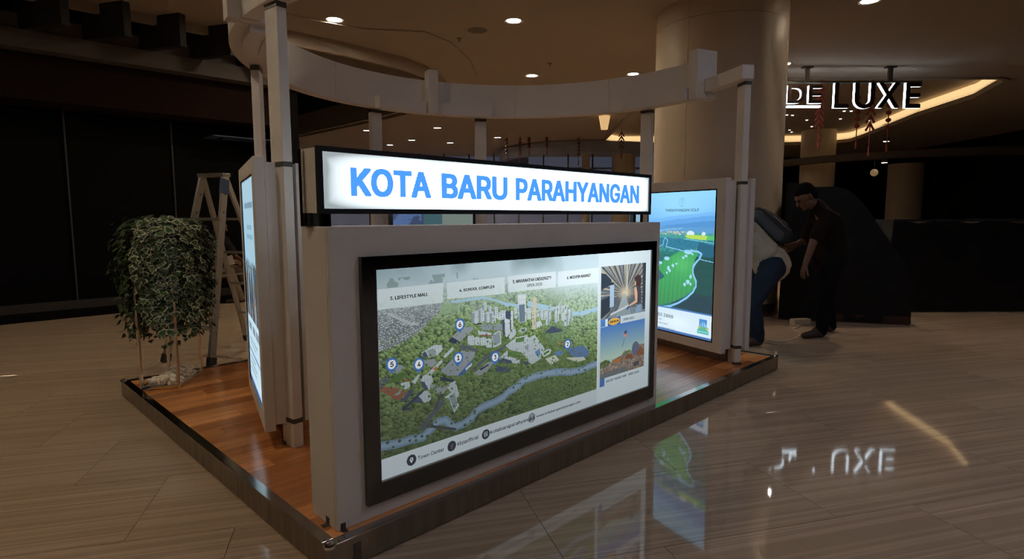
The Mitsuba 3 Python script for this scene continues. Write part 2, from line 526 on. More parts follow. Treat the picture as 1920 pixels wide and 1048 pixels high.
for (x, y, w), name in zip(DOWNLIGHTS, NAMES):
    downlight(x, y, CEIL, w, name)
for x, y, w in FAR_LIGHTS:
    downlight(x, y, CEIL, w, "small far downlight seen between the booth's ring and its lit sign", "far downlights seen through the booth", 1.6)
for x, y, w, cool in UNSEEN_LIGHTS:
    downlight(x, y, CEIL, w, "unseen cool white downlight lighting the front of the booth" if cool else "unseen warm downlight over the floor on the ladder's side of the booth", "unseen cool downlights before the booth" if cool else "unseen warm downlights left of the booth", 1.0, COOL_RGB if cool else LAMP_RGB)
one("ceiling_speaker", moved(lathe([(0.0001, -0.004), (0.13, -0.004), (0.145, 0.0), (0.15, 0.006), (0.0001, 0.006)], 32), frame((4.911, 4.707, CEIL), (1, 0, 0), (0, 1, 0))), "m_grille", "round brown speaker grille in the ceiling left of the middle downlight", "ceiling speaker", smooth=40)
for (x, y), s in (((4.971, 5.18), "tiny ceiling sprinkler beside the round speaker grille"), ((7.022, 5.195), "tiny ceiling sprinkler between the two low downlights")):
    t = thing("sprinkler", s, "sprinkler")
    put(t, "cap", moved(lathe([(0.0001, -0.012), (0.03, -0.010), (0.045, 0.0), (0.0001, 0.0)], 16), frame((x, y, CEIL), (1, 0, 0), (0, 1, 0))), "m_grille", 40)
    put(t, "head", moved(lathe([(0.0001, -0.045), (0.018, -0.045), (0.018, -0.040), (0.006, -0.038), (0.006, -0.012), (0.0001, -0.012)], 10), frame((x, y, CEIL), (1, 0, 0), (0, 1, 0))), "m_band")

# left: dark shop front under a grey bulkhead
structure("wall_left", cat(bx(-9, 3.50, 8.30, 8.5, 0, 3.46), bx(3.35, 3.50, 7.45, 20, 0, 6.6)), "m_shop_black", "unlit dark shop front")
structure("wall_bulkhead", cat(bx(-9, 3.50, 7.36, 8.35, 3.26, 3.47), bx(-9, 3.50, 7.42, 8.35, 3.47, 3.66)), "m_bulkhead", "grey bulkhead band over the dark shop front")
put("wall_left", "fascia_panel", bx(-9, 3.50, 7.60, 8.30, 2.70, 3.26), "m_shop_brown")
for i, x in enumerate((-7.9, -6.6, -5.3, -4.0, -2.7, -1.4, -0.1, 1.2, 2.5)):
    put("wall_left", "glass_panel", bx(x - 0.635, x + 0.635, 8.22, 8.24, 0.12, 2.66), "m_shop_black")
    put("wall_left", "mullion", bx(x + 0.64, x + 0.66, 8.18, 8.26, 0, 2.70), "m_band")
put("wall_left", "kick_board", bx(-9, 3.5, 8.17, 8.27, 0, 0.12), "m_band")
rd = np.array([0.47, -0.883, 0.0])
for k, x in enumerate(np.arange(-8.6, 3.0, 0.62)):
    o = np.array([x, 7.52, 0.0])
    put("wall_bulkhead", "rafter", moved(bx(0, 0.78, -0.05, 0.05, 3.47, 3.98), frame(o, rd, np.array([0.883, 0.47, 0]))), "m_dark_void")
t = thing("glass_shelf", "faint blue glass shelf in the dark shop right of the ladder's top", "shelf")
put(t, "board", bx(2.30, 3.28, 7.75, 8.20, 2.48, 2.495), "m_tape")
put(t, "bracket", bx(2.45, 2.47, 7.80, 8.22, 2.445, 2.48), "m_band")
put(t, "bracket", bx(3.10, 3.12, 7.80, 8.22, 2.445, 2.48), "m_band")

put("floor", "dark_floor_strip", bx(-9, 3.5, 7.30, 8.5, 0.0005, 0.004), "m_shop_black")  # thin black sheet that turns the floor dark here

# far end and right
structure("wall_back", extrude(Polygon(LD([(-19, 25.6), (7.6, 26.9), (7.6, 27.2), (-19, 25.9)])), 0, 4.6), "m_void_blue", "far glass front with an added dim blue glow", emitter=emit((0.030, 0.036, 0.056), 0.05))  # faint blue emission added to brighten the far wall
structure("wall_far", extrude(Polygon(LD([(7.6, 26.9), (21, 27.6), (21, 27.9), (7.6, 27.2)])), 0, 4.6), "m_shop_black", "unlit far shop fronts")
structure("wall_right", extrude(Polygon(LD([(15.2, 4), (15.4, 4), (16.4, 27.5), (16.2, 27.5)])), 0, CEIL), "m_shop_black", "dark shop fronts on the right")
for k in range(13):
    a = -6.0 + k * 1.05
    q = W(a, 25.45 + 0.05 * a)
    put("wall_back", "mullion", moved(bx(-0.03, 0.03, -0.05, 0.05, 0, CEIL), frame(q, RGT, FWD)), "m_band")
put("wall_back", "transom", moved(bx(-9, 9, -0.05, 0.05, 3.25, 3.33), frame(W(0, 25.42), RGT, FWD)), "m_void_blue")
# a curved dark bulkhead under the far ceiling, behind the booth
structure("trim_7", cat(*[sector(*W(3.0, 24.2)[:2], 3.2, 3.5, a, a + 15.0, 3.45, 3.85, 7) for a in range(90, 255, 15)]), "m_void_blue", "curved dark bulkhead under the far ceiling")
structure("trim_8", cat(*[sector(*W(14.5, 22.0)[:2], 5.2, 5.6, a, a + 15.0, 2.95, 3.15, 7) for a in range(90, 285, 15)]), "m_bulkhead", "curved balcony edge far on the right")


# columns
def column(lat, d, r, ztop, label, panels=True, key="column", b="m_column"):
    t = thing(key, label, "column")
    q = W(lat, d)
    if not panels:
        put(t, "shaft", moved(lathe([(0.0001, 0), (r, 0), (r, ztop), (0.0001, ztop)], 48), frame(q, (1, 0, 0), (0, 1, 0))), b, 40)
        return t
    put(t, "shaft", moved(lathe([(0.0001, 0), (r - 0.02, 0), (r - 0.02, ztop), (0.0001, ztop)], 48), frame(q, (1, 0, 0), (0, 1, 0))), "m_joint", 40)
    a0 = math.degrees(math.atan2(*(EYE[:2] - q[:2])[::-1])) - 27
    for z0, z1 in ((0.16, 3.66), (3.664, ztop)):
        for k in range(4):
            put(t, "cladding_panel", sector(q[0], q[1], r - 0.018, r, a0 + 90 * k + 0.12, a0 + 90 * (k + 1) - 0.12, z0, z1, 36), "m_column", 30)
    put(t, "plinth_ring", sector(q[0], q[1], r - 0.02, r + 0.012, 0, 359.99, 0, 0.156, 90), "m_steel", 30)
    return t


column(2.745, 8.05, 0.82, CEIL + 0.01, "huge round beige column right behind the booth")
column(10.80, 21.2, 0.56, 4.24, "round beige column far back below the hanging sign, under the glowing cove", False)
column(10.72, 16.3, 0.42, 2.66, "short brown round pier at the far right edge", False, "pier", "m_grille")
column(4.47, 24.0, 0.46, CEIL, "pale far column behind the booth, beside the golf poster's pillar", False)
column(3.0, 24.3, 0.16, CEIL, "very slim pale far column behind the booth's right half", False)
# sconces
t = thing("wall_lamp", "glowing yellow bucket-shaped lamp high under the far ceiling behind the booth", "lamp")
q = W(2.44, 15.9)
put(t, "shade", moved(lathe([(0.0001, 0), (0.09, 0), (0.15, 0.34), (0.0001, 0.34)], 20), frame((q[0], q[1], 3.54), (1, 0, 0), (0, 1, 0))), "m_lamp_off", 40, emitter=emit((0.62, 0.40, 0.17), 0.03))
put(t, "bracket", moved(bx(-0.02, 0.02, -0.02, 0.02, 0.34, 0.37), frame((q[0], q[1], 3.53), (1, 0, 0), (0, 1, 0))), "m_band")
t = thing("globe_lamp", "dim round globe lamp over a table far in the dark on the right", "lamp")
q = W(12.1, 20.0)
put(t, "globe", moved(trimesh.creation.icosphere(2, 0.12), frame((q[0], q[1], 2.70), (1, 0, 0), (0, 1, 0))), "m_lamp_off", True, emitter=emit((0.15, 0.095, 0.04), 0.03))
put(t, "cord", tube([(q[0], q[1], 2.85), (q[0], q[1], CEIL)], 0.01, 6), "m_band")
for (a, b, z), s in (((12.0, 19.3, 3.62), "small white spot lamp far right under the cove, the upper one of two"), ((12.3, 19.8, 2.99), "small white spot lamp far right in the dark, the lower one of two")):
    t = thing("spot_lamp", s, "lamp")
    q = W(a, b)
    put(t, "housing", moved(lathe([(0.0001, 0.02), (0.10, 0.02), (0.09, 0.12), (0.0001, 0.12)], 16), frame((q[0], q[1], z), (1, 0, 0), (0, 1, 0))), "m_band")
    put(t, "stem", tube([(q[0], q[1], z + 0.12), (q[0], q[1], CEIL)], 0.012, 6), "m_band")
    put(t, "lamp", moved(trimesh.creation.cylinder(radius=0.085, height=0.012, sections=16), frame((q[0], q[1], z + 0.012), (1, 0, 0), (0, 1, 0))), "m_lamp_off", emitter=emit((4, 3.6, 3.0), 0.02))


# garlands hanging from the ceiling
def garland(lat, d, z0, z1, label, kind="balls", n=5, group=None, b="m_red"):
    t = thing("garland", label, "garland", group)
    q = W(lat, d)
    ztop = 4.24 if dome.contains(Polygon([(q[0] + a, q[1] + b) for a, b in ((-0.1, -0.1), (0.1, -0.1), (0.1, 0.1), (-0.1, 0.1))])) else CEIL
    put(t, "string", tube([(q[0], q[1], ztop), (q[0], q[1], z1)], 0.010, 6), b)
    span = z0 - z1
    for k in range(n):
        z = z0 - span * 0.10 - k * span * 0.62 / n
        if kind == "balls":
            m = lathe([(0.0001, -0.050), (0.042, -0.032), (0.058, 0), (0.042, 0.032), (0.0001, 0.050)], 12)
            put(t, "ornament", moved(m, frame((q[0], q[1], z), (1, 0, 0), (0, 1, 0))), b, 50)
        else:
            m = cat(bar((0, 0, 0.08), (0.085, 0, -0.06), 0.02, 0.035), bar((0, 0, 0.08), (-0.085, 0, -0.06), 0.02, 0.035))
            put(t, "ornament", moved(m, frame((q[0], q[1], z), RGT, FWD)), b)
    put(t, "tassel", moved(lathe([(0.0001, -0.16), (0.026, -0.16), (0.016, 0.0), (0.0001, 0.01)], 10), frame((q[0], q[1], z1 + 0.16), (1, 0, 0), (0, 1, 0))), b, 40)
    return t


garland(5.72, 13, 3.9, 2.80, "dark red ball garland hanging beside the big column below the letter D")
garland(6.10, 12, 3.9, 2.60, "red firecracker garland hanging between the letters E and L", "chevrons", 7)
garland(6.21, 12.15, 3.9, 2.75, "red ball garland just right of the firecracker garland, below the letter L", n=6)
garland(7.43, 13, 3.9, 2.70, "dark red ball garland hanging below the letter U")
garland(7.12, 12, 3.9, 2.45, "red chevron garland hanging below the letter X", "chevrons", 6)
garland(8.10, 13, 3.9, 2.65, "dark red ball garland at the right, below the last letter E")
for a, z1, kind in ((-0.168, 2.96, "balls"), (0.276, 2.96, "balls"), (0.576, 3.3, "balls"), (1.16, 3.3, "balls"), (2.22, 2.96, "balls")):
    garland(a, 20, 3.9, z1, "dim brownish garland hanging far behind the booth's ring", kind, 5, "dim garlands far behind the booth", "m_reddark")
garland(3.46, 19.0, 3.9, 3.10, "brown chevron garland in front of the pale far column behind the booth", "chevrons", 4, None, "m_reddark")

# the hanging letter sign
LET_D = 0.075
t = thing("hanging_sign", "hanging 3D letter sign reading DE LUXE with white-lit edges beside the big column", "sign")
sgn = frame(W(0, 10.9), RGT, (0, 0, 1), -FWD)


def letter(s, x0, x1, z0, h):
    m = text_fit(s, x1 - x0, h, LET_D, True)
    m.apply_translation((x0, z0, 0))
    n = m.face_normals
    side = np.abs(n[:, 2]) < 0.5
    for sel, name, b, em in ((side, "lit_edge", "m_lamp_off", emit((2.5, 3.0, 3.4), 0.14)), (~side, "letter_face", "m_shirt_brown", None)):
        sub = trimesh.Trimesh(m.vertices, m.faces[sel], process=False)
        sub.remove_unreferenced_vertices()
        put(t, name, moved(sub, sgn), b, **({"emitter": em} if em else {}))


letter("D", 4.92, 5.24, 3.27, 0.30)
letter("E", 5.30, 5.54, 3.27, 0.30)
letter("L", 5.76, 6.02, 3.19, 0.42)
letter("U", 6.12, 6.48, 3.19, 0.42)
letter("X", 6.54, 6.92, 3.19, 0.42)
letter("E", 7.03, 7.30, 3.19, 0.42)
bm = bx(4.92, 5.52, 3.19, 3.225, 0, LET_D)
put(t, "underline", moved(bm, sgn), "m_lamp_off", emitter=emit((2.5, 3.0, 3.4), 0.05))
put(t, "mounting_rail", moved(bx(4.9, 7.3, 3.615, 3.645, 0.03, 0.09), sgn), "m_band")
for x in (5.26, 6.74):
    put(t, "hanger", moved(bx(x - 0.035, x + 0.035, 3.63, CEIL, 0.03, 0.08), sgn), "m_band")
    put(t, "hanger_plate", moved(bx(x - 0.09, x + 0.09, CEIL - 0.02, CEIL, 0.0, 0.11), sgn), "m_band")

# outlines of the printed pictures, in each print's own u and v
TOWN = '''{"houses":[[-0.001,0.188],[0.033,0.185],[0.073,0.184],[0.133,0.186],[0.167,0.195],[0.171,0.209],[0.155,0.236],[0.13,0.275],[0.101,0.323],[0.073,0.347],[0.034,0.375],[0.0,0.378]],"lawn":[[0.167,0.195],[0.202,0.205],[0.216,0.226],[0.178,0.254],[0.16,0.241]],"river_top":[[0.193,0.187],[0.234,0.185],[0.272,0.184],[0.294,0.186],[0.324,0.206],[0.357,0.23],[0.385,0.244],[0.408,0.254],[0.408,0.275],[0.385,0.26],[0.365,0.257],[0.34,0.231],[0.313,0.209],[0.292,0.199],[0.234,0.199],[0.193,0.199]],"river_top2":[[0.438,0.242],[0.465,0.26],[0.496,0.276],[0.532,0.297],[0.565,0.314],[0.616,0.353],[0.657,0.356],[0.693,0.354],[0.736,0.346],[0.738,0.374],[0.693,0.382],[0.661,0.387],[0.617,0.377],[0.561,0.332],[0.52,0.319],[0.48,0.3],[0.438,0.275]],"river_low_line":[[-0.004,0.831],[0.021,0.838],[0.048,0.846],[0.077,0.845],[0.11,0.852],[0.133,0.821],[0.151,0.798],[0.172,0.8],[0.186,0.834],[0.2,0.852],[0.226,0.85],[0.249,0.832],[0.265,0.8],[0.292,0.787],[0.325,0.782],[0.354,0.769],[0.371,0.745],[0.406,0.732],[0.391,0.733],[0.422,0.707],[0.477,0.698],[0.525,0.703],[0.57,0.714],[0.611,0.735],[0.654,0.741],[0.699,0.731],[0.733,0.727]],"labelbox":[[[0.0,0.09],[0.171,0.092],[0.17,0.189],[-0.0,0.187]],[[0.182,0.091],[0.359,0.092],[0.359,0.184],[0.181,0.176]],[[0.369,0.09],[0.546,0.089],[0.546,0.185],[0.371,0.181]],[[0.555,0.09],[0.728,0.092],[0.729,0.188],[0.556,0.183]]],"pins":[["6",0.217,0.316],["5",0.034,0.452],["4",0.102,0.479],["1",0.211,0.489],["3",0.326,0.529],["2",0.596,0.55]],"right_col":[[0.727,0.017],[0.733,0.897]],"store":[[0.743,0.088],[0.975,0.09],[0.973,0.444],[0.743,0.435]],"park":[[0.743,0.491],[0.974,0.495],[0.974,0.851],[0.743,0.836]],"strip":[[-0.002,0.905],[0.364,0.897],[0.732,0.898]],"tag1":[[0.743,0.439],[0.779,0.443],[0.779,0.487]],"ikea":[[0.779,0.442],[0.84,0.443],[0.841,0.494],[0.78,0.489]],"open_strip":[[0.84,0.443],[0.973,0.444],[0.973,0.493],[0.841,0.494]],"tag2":[[0.742,0.841],[0.766,0.845],[0.766,0.898],[0.743,0.893]],"build":[[[[0.194,0.373],[0.222,0.331],[0.257,0.339],[0.258,0.354],[0.215,0.406],[0.194,0.378]],"roof"],[[[0.182,0.391],[0.194,0.373],[0.217,0.407],[0.215,0.419],[0.189,0.402]],"dark"],[[[0.16,0.535],[0.222,0.454],[0.262,0.475],[0.261,0.501],[0.209,0.582],[0.181,0.57]],"roof"],[[[0.167,0.543],[0.231,0.46],[0.237,0.463],[0.174,0.554]],"grey"],[[[0.181,0.561],[0.248,0.469],[0.253,0.472],[0.19,0.574]],"grey"],[[[0.209,0.582],[0.252,0.516],[0.253,0.543],[0.221,0.587]],"blue"],[[[0.232,0.554],[0.252,0.531],[0.252,0.545],[0.234,0.566]],"white"],[[[0.158,0.566],[0.199,0.599],[0.196,0.612],[0.159,0.586]],"dark"],[[[0.252,0.263],[0.265,0.253],[0.274,0.257],[0.274,0.323],[0.26,0.326],[0.253,0.321]],"pale"],[[[0.252,0.265],[0.261,0.265],[0.26,0.326],[0.253,0.321]],"grey"],[[[0.274,0.253],[0.285,0.242],[0.292,0.246],[0.292,0.318],[0.281,0.323],[0.275,0.318]],"pale"],[[[0.274,0.255],[0.281,0.255],[0.281,0.323],[0.275,0.318]],"grey"],[[[0.286,0.227],[0.294,0.216],[0.3,0.219],[0.3,0.26],[0.291,0.262],[0.287,0.258]],"pale"],[[[0.286,0.229],[0.291,0.229],[0.291,0.262],[0.287,0.258]],"grey"],[[[0.292,0.278],[0.303,0.267],[0.31,0.271],[0.31,0.328],[0.299,0.331],[0.293,0.326]],"pale"],[[[0.292,0.28],[0.299,0.279],[0.299,0.331],[0.293,0.326]],"grey"],[[[0.303,0.251],[0.31,0.24],[0.314,0.243],[0.314,0.275],[0.307,0.277],[0.304,0.274]],"pale"],[[[0.303,0.253],[0.307,0.252],[0.307,0.277],[0.304,0.274]],"grey"],[[[0.309,0.28],[0.321,0.269],[0.329,0.274],[0.329,0.335],[0.317,0.338],[0.31,0.333]],"pale"],[[[0.309,0.282],[0.317,0.282],[0.317,0.338],[0.31,0.333]],"grey"],[[[0.32,0.259],[0.329,0.247],[0.336,0.251],[0.336,0.296],[0.326,0.299],[0.321,0.295]],"pale"],[[[0.32,0.261],[0.326,0.26],[0.326,0.299],[0.321,0.295]],"grey"],[[[0.254,0.323],[0.283,0.326],[0.282,0.335],[0.261,0.329]],"dark"],[[[0.261,0.219],[0.269,0.221],[0.274,0.253],[0.266,0.249]],"grey"],[[[0.326,0.302],[0.348,0.274],[0.362,0.277],[0.362,0.321],[0.34,0.329]],"pale"],[[[0.329,0.308],[0.351,0.291],[0.361,0.298],[0.34,0.324]],"white"],[[[0.282,0.335],[0.298,0.333],[0.301,0.34],[0.299,0.371],[0.284,0.367]],"grey"],[[[0.299,0.34],[0.315,0.338],[0.318,0.345],[0.317,0.377],[0.301,0.372]],"grey"],[[[0.321,0.346],[0.337,0.344],[0.34,0.352],[0.338,0.383],[0.322,0.378]],"grey"],[[[0.337,0.351],[0.353,0.349],[0.356,0.356],[0.355,0.388],[0.338,0.383]],"grey"],[[[0.271,0.363],[0.315,0.39],[0.314,0.412],[0.273,0.386]],"pale"],[[[0.281,0.388],[0.312,0.402],[0.312,0.409],[0.282,0.397]],"brick"],[[[0.239,0.384],[0.25,0.38],[0.26,0.39],[0.26,0.439],[0.241,0.432]],"pale"],[[[0.26,0.399],[0.269,0.395],[0.277,0.405],[0.277,0.445],[0.262,0.44]],"pale"],[[[0.278,0.407],[0.288,0.404],[0.298,0.414],[0.298,0.454],[0.28,0.448]],"pale"],[[[0.296,0.42],[0.306,0.416],[0.315,0.426],[0.315,0.471],[0.298,0.466]],"pale"],[[[0.315,0.399],[0.345,0.381],[0.347,0.464],[0.32,0.475]],"pale"],[[[0.318,0.406],[0.342,0.391],[0.343,0.454],[0.321,0.465]],"grey"],[[[0.349,0.327],[0.362,0.323],[0.376,0.336],[0.376,0.408],[0.367,0.429],[0.352,0.42]],"white"],[[[0.349,0.329],[0.358,0.327],[0.36,0.425],[0.352,0.42]],"slate"],[[[0.361,0.288],[0.376,0.285],[0.387,0.286],[0.387,0.393],[0.376,0.39],[0.376,0.334],[0.362,0.323]],"slate"],[[[0.379,0.288],[0.387,0.286],[0.387,0.393],[0.381,0.392]],"white"],[[[0.373,0.408],[0.39,0.389],[0.397,0.396],[0.397,0.425],[0.378,0.451],[0.373,0.436]],"pale"],[[[0.389,0.272],[0.402,0.271],[0.403,0.332],[0.393,0.334]],"pale"],[[[0.403,0.199],[0.433,0.2],[0.434,0.36],[0.407,0.362]],"white"],[[[0.408,0.258],[0.428,0.258],[0.43,0.358],[0.409,0.36]],"slate2"],[[[0.434,0.283],[0.454,0.283],[0.452,0.35],[0.437,0.351]],"pale"],[[[0.457,0.231],[0.473,0.23],[0.47,0.418],[0.455,0.414]],"cream"],[[[0.473,0.303],[0.482,0.31],[0.482,0.344],[0.474,0.346]],"pale"],[[[0.475,0.307],[0.483,0.3],[0.488,0.302],[0.488,0.351],[0.479,0.354],[0.475,0.35]],"pale"],[[[0.482,0.306],[0.485,0.306],[0.485,0.35],[0.481,0.352]],"grey2"],[[[0.488,0.311],[0.499,0.304],[0.506,0.306],[0.506,0.367],[0.493,0.37],[0.489,0.366]],"pale"],[[[0.498,0.31],[0.502,0.31],[0.501,0.366],[0.497,0.368]],"grey2"],[[[0.506,0.321],[0.517,0.315],[0.524,0.317],[0.524,0.4],[0.511,0.406],[0.507,0.4]],"pale"],[[[0.516,0.321],[0.52,0.321],[0.52,0.399],[0.515,0.402]],"grey2"],[[[0.522,0.288],[0.527,0.28],[0.53,0.281],[0.53,0.368],[0.524,0.376],[0.523,0.37]],"pale"],[[[0.526,0.286],[0.528,0.286],[0.528,0.367],[0.526,0.371]],"grey2"],[[[0.542,0.306],[0.552,0.299],[0.559,0.3],[0.559,0.394],[0.547,0.401],[0.543,0.394]],"pale"],[[[0.551,0.305],[0.555,0.304],[0.555,0.393],[0.551,0.397]],"grey2"],[[[0.558,0.284],[0.565,0.277],[0.57,0.278],[0.57,0.346],[0.562,0.351],[0.559,0.347]],"pale"],[[[0.564,0.283],[0.567,0.282],[0.567,0.345],[0.564,0.348]],"grey2"],[[[0.569,0.306],[0.584,0.3],[0.595,0.302],[0.595,0.394],[0.577,0.4],[0.57,0.393]],"pale"],[[[0.583,0.306],[0.59,0.306],[0.589,0.393],[0.582,0.396]],"grey2"],[[[0.58,0.334],[0.593,0.327],[0.601,0.33],[0.602,0.428],[0.587,0.434],[0.581,0.427]],"pale"],[[[0.592,0.334],[0.597,0.334],[0.596,0.426],[0.591,0.43]],"grey2"],[[[0.599,0.332],[0.61,0.325],[0.617,0.327],[0.618,0.408],[0.605,0.414],[0.6,0.408]],"pale"],[[[0.609,0.331],[0.614,0.331],[0.613,0.407],[0.608,0.41]],"grey2"],[[[0.471,0.376],[0.484,0.371],[0.494,0.389],[0.492,0.407],[0.473,0.413]],"white"],[[[0.504,0.447],[0.534,0.416],[0.58,0.461],[0.553,0.462],[0.524,0.46]],"slate"],[[[0.508,0.455],[0.57,0.467],[0.549,0.512],[0.541,0.534],[0.528,0.505]],"lawn2"],[[[0.361,0.478],[0.396,0.443],[0.434,0.441],[0.482,0.52],[0.482,0.599],[0.449,0.599],[0.416,0.535],[0.378,0.508]],"pale"],[[[0.396,0.448],[0.428,0.449],[0.425,0.476],[0.396,0.471]],"green"],[[[0.426,0.51],[0.449,0.489],[0.47,0.516],[0.446,0.546]],"roof"],[[[0.452,0.553],[0.464,0.546],[0.474,0.576],[0.467,0.579]],"blue2"],[[[0.339,0.54],[0.367,0.506],[0.372,0.543],[0.404,0.569],[0.416,0.588],[0.407,0.599],[0.35,0.563]],"pale"],[[[0.37,0.514],[0.404,0.531],[0.39,0.55],[0.367,0.536]],"green"],[[[0.328,0.554],[0.353,0.545],[0.381,0.57],[0.384,0.585],[0.355,0.574]],"slate"],[[[0.328,0.577],[0.378,0.611],[0.375,0.638],[0.325,0.608]],"slate"],[[[0.419,0.589],[0.455,0.608],[0.431,0.616]],"slate"],[[[0.407,0.409],[0.416,0.393],[0.434,0.398],[0.437,0.413],[0.422,0.425]],"ring"],[[[0.413,0.406],[0.421,0.399],[0.431,0.404],[0.429,0.416],[0.421,0.418]],"green"],[[[0.256,0.593],[0.304,0.545],[0.322,0.556],[0.301,0.594],[0.277,0.611]],"roof"],[[[0.275,0.574],[0.304,0.558],[0.305,0.566],[0.28,0.585]],"dark"],[[[0.213,0.423],[0.228,0.423],[0.27,0.465],[0.265,0.476],[0.215,0.445]],"road"],[[[0.301,0.503],[0.361,0.474],[0.361,0.488],[0.304,0.526],[0.257,0.575],[0.249,0.568]],"road"],[[[0.442,0.464],[0.465,0.447],[0.504,0.546],[0.488,0.578],[0.492,0.598],[0.457,0.621],[0.442,0.603]],"pale"],[[[0.465,0.551],[0.484,0.539],[0.488,0.572],[0.477,0.586]],"blue2"],[[[0.492,0.567],[0.52,0.549],[0.53,0.562],[0.524,0.585],[0.5,0.595]],"white"],[[[0.498,0.572],[0.52,0.558],[0.522,0.572],[0.502,0.586]],"green"],[[[0.506,0.609],[0.545,0.599],[0.562,0.637],[0.529,0.656]],"sand"],[[[0.541,0.585],[0.57,0.576],[0.583,0.606],[0.553,0.608]],"blue2"],[[[0.604,0.575],[0.667,0.584],[0.695,0.634],[0.677,0.668],[0.622,0.641],[0.6,0.606]],"water"],[[[0.583,0.632],[0.667,0.658],[0.677,0.681],[0.64,0.68]],"sand"],[[[0.557,0.53],[0.57,0.528],[0.57,0.55],[0.559,0.547]],"orange"],[[[0.11,0.424],[0.142,0.398],[0.165,0.404],[0.167,0.428],[0.155,0.449],[0.128,0.456],[0.112,0.445]],"pale"],[[[0.111,0.428],[0.12,0.421],[0.128,0.454],[0.113,0.446]],"slate"],[[[0.124,0.419],[0.144,0.414],[0.149,0.446],[0.13,0.456]],"grey2"],[[[0.167,0.466],[0.195,0.425],[0.199,0.441],[0.174,0.475]],"pale"],[[[0.108,0.469],[0.144,0.466],[0.15,0.489],[0.134,0.508],[0.117,0.484]],"roof"],[[[0.121,0.539],[0.164,0.478],[0.167,0.491],[0.134,0.545]],"pale"],[[[0.139,0.518],[0.148,0.507],[0.151,0.519],[0.146,0.531]],"orange"],[[[0.025,0.483],[0.045,0.456],[0.067,0.473],[0.045,0.502]],"grey"],[[[-0.002,0.43],[0.028,0.418],[0.031,0.427],[-0.0,0.438]],"road"],[[[-0.003,0.563],[0.0,0.52],[0.025,0.505],[0.031,0.521]],"road"],[[[0.018,0.539],[0.045,0.504],[0.076,0.508],[0.052,0.543]],"field"],[[[0.002,0.563],[0.014,0.551],[0.038,0.566],[0.054,0.578],[0.033,0.611],[0.017,0.586]],"brick"],[[[0.03,0.612],[0.058,0.587],[0.07,0.601],[0.053,0.637]],"brick"],[[[0.035,0.603],[0.056,0.59],[0.051,0.606]],"roof"],[[[0.052,0.552],[0.075,0.554],[0.08,0.578],[0.065,0.588]],"pale"],[[[0.055,0.531],[0.08,0.547],[0.077,0.555],[0.056,0.541]],"brick"],[[[0.082,0.561],[0.1,0.527],[0.104,0.534],[0.092,0.572]],"pale"],[[[0.105,0.562],[0.114,0.538],[0.134,0.542],[0.139,0.577],[0.128,0.62],[0.113,0.603]],"pale"],[[[0.105,0.565],[0.116,0.574],[0.127,0.621],[0.111,0.602]],"slate"],[[[0.093,0.633],[0.113,0.617],[0.133,0.631],[0.133,0.669],[0.118,0.685]],"pale"],[[[0.096,0.637],[0.103,0.645],[0.115,0.684],[0.083,0.659]],"slate"],[[[0.129,0.591],[0.18,0.629],[0.167,0.661],[0.138,0.634]],"roof"],[[[0.126,0.632],[0.146,0.606],[0.153,0.614],[0.133,0.641]],"green"],[[[0.176,0.62],[0.202,0.605],[0.213,0.689],[0.206,0.7],[0.185,0.651]],"pale"],[[[0.169,0.68],[0.196,0.658],[0.212,0.742],[0.198,0.775]],"white"],[[[0.169,0.68],[0.182,0.688],[0.198,0.775],[0.182,0.742]],"lawn2"],[[[0.182,0.679],[0.199,0.667],[0.207,0.74],[0.198,0.76]],"grey2"],[[[0.053,0.637],[0.079,0.592],[0.091,0.593],[0.069,0.647]],"slate"],[[[0.055,0.681],[0.113,0.608],[0.113,0.622],[0.069,0.679],[0.085,0.697],[0.059,0.69]],"dark"],[[[0.158,0.691],[0.145,0.723],[0.112,0.772],[0.096,0.811],[0.111,0.819],[0.132,0.773],[0.166,0.714],[0.171,0.698]],"road"]],"text":[["3. LIFESTYLE MALL",0.033,0.146,0.129,0.015,"ink"],["4. SCHOOL COMPLEX",0.216,0.145,0.325,0.014,"ink"],["5. MARANATHA UNIVERSITY",0.386,0.131,0.528,0.017,"ink"],["OPEN 2020",0.436,0.162,0.492,0.017,"ink"],["6. MODERN MARKET",0.591,0.143,0.695,0.017,"ink"],["OPEN 2020",0.856,0.476,0.912,0.016,"ink"],["IKEA",0.788,0.473,0.833,0.013,"navy"],["WATER THEME PARK",0.773,0.877,0.878,0.016,"blue"],["OPEN 2020",0.888,0.877,0.946,0.015,"ink"],["Town Center",0.094,0.959,0.166,0.018,"ink"],["kbpaofficial",0.206,0.957,0.27,0.02,"ink"],["kotabaruparahyangan",0.309,0.955,0.465,0.02,"ink"],["www.kotabaruparahyangan.com",0.472,0.952,0.654,0.015,"ink"]],"icons":[[0.078,0.95],[0.189,0.949],[0.294,0.948],[0.455,0.944]]}'''
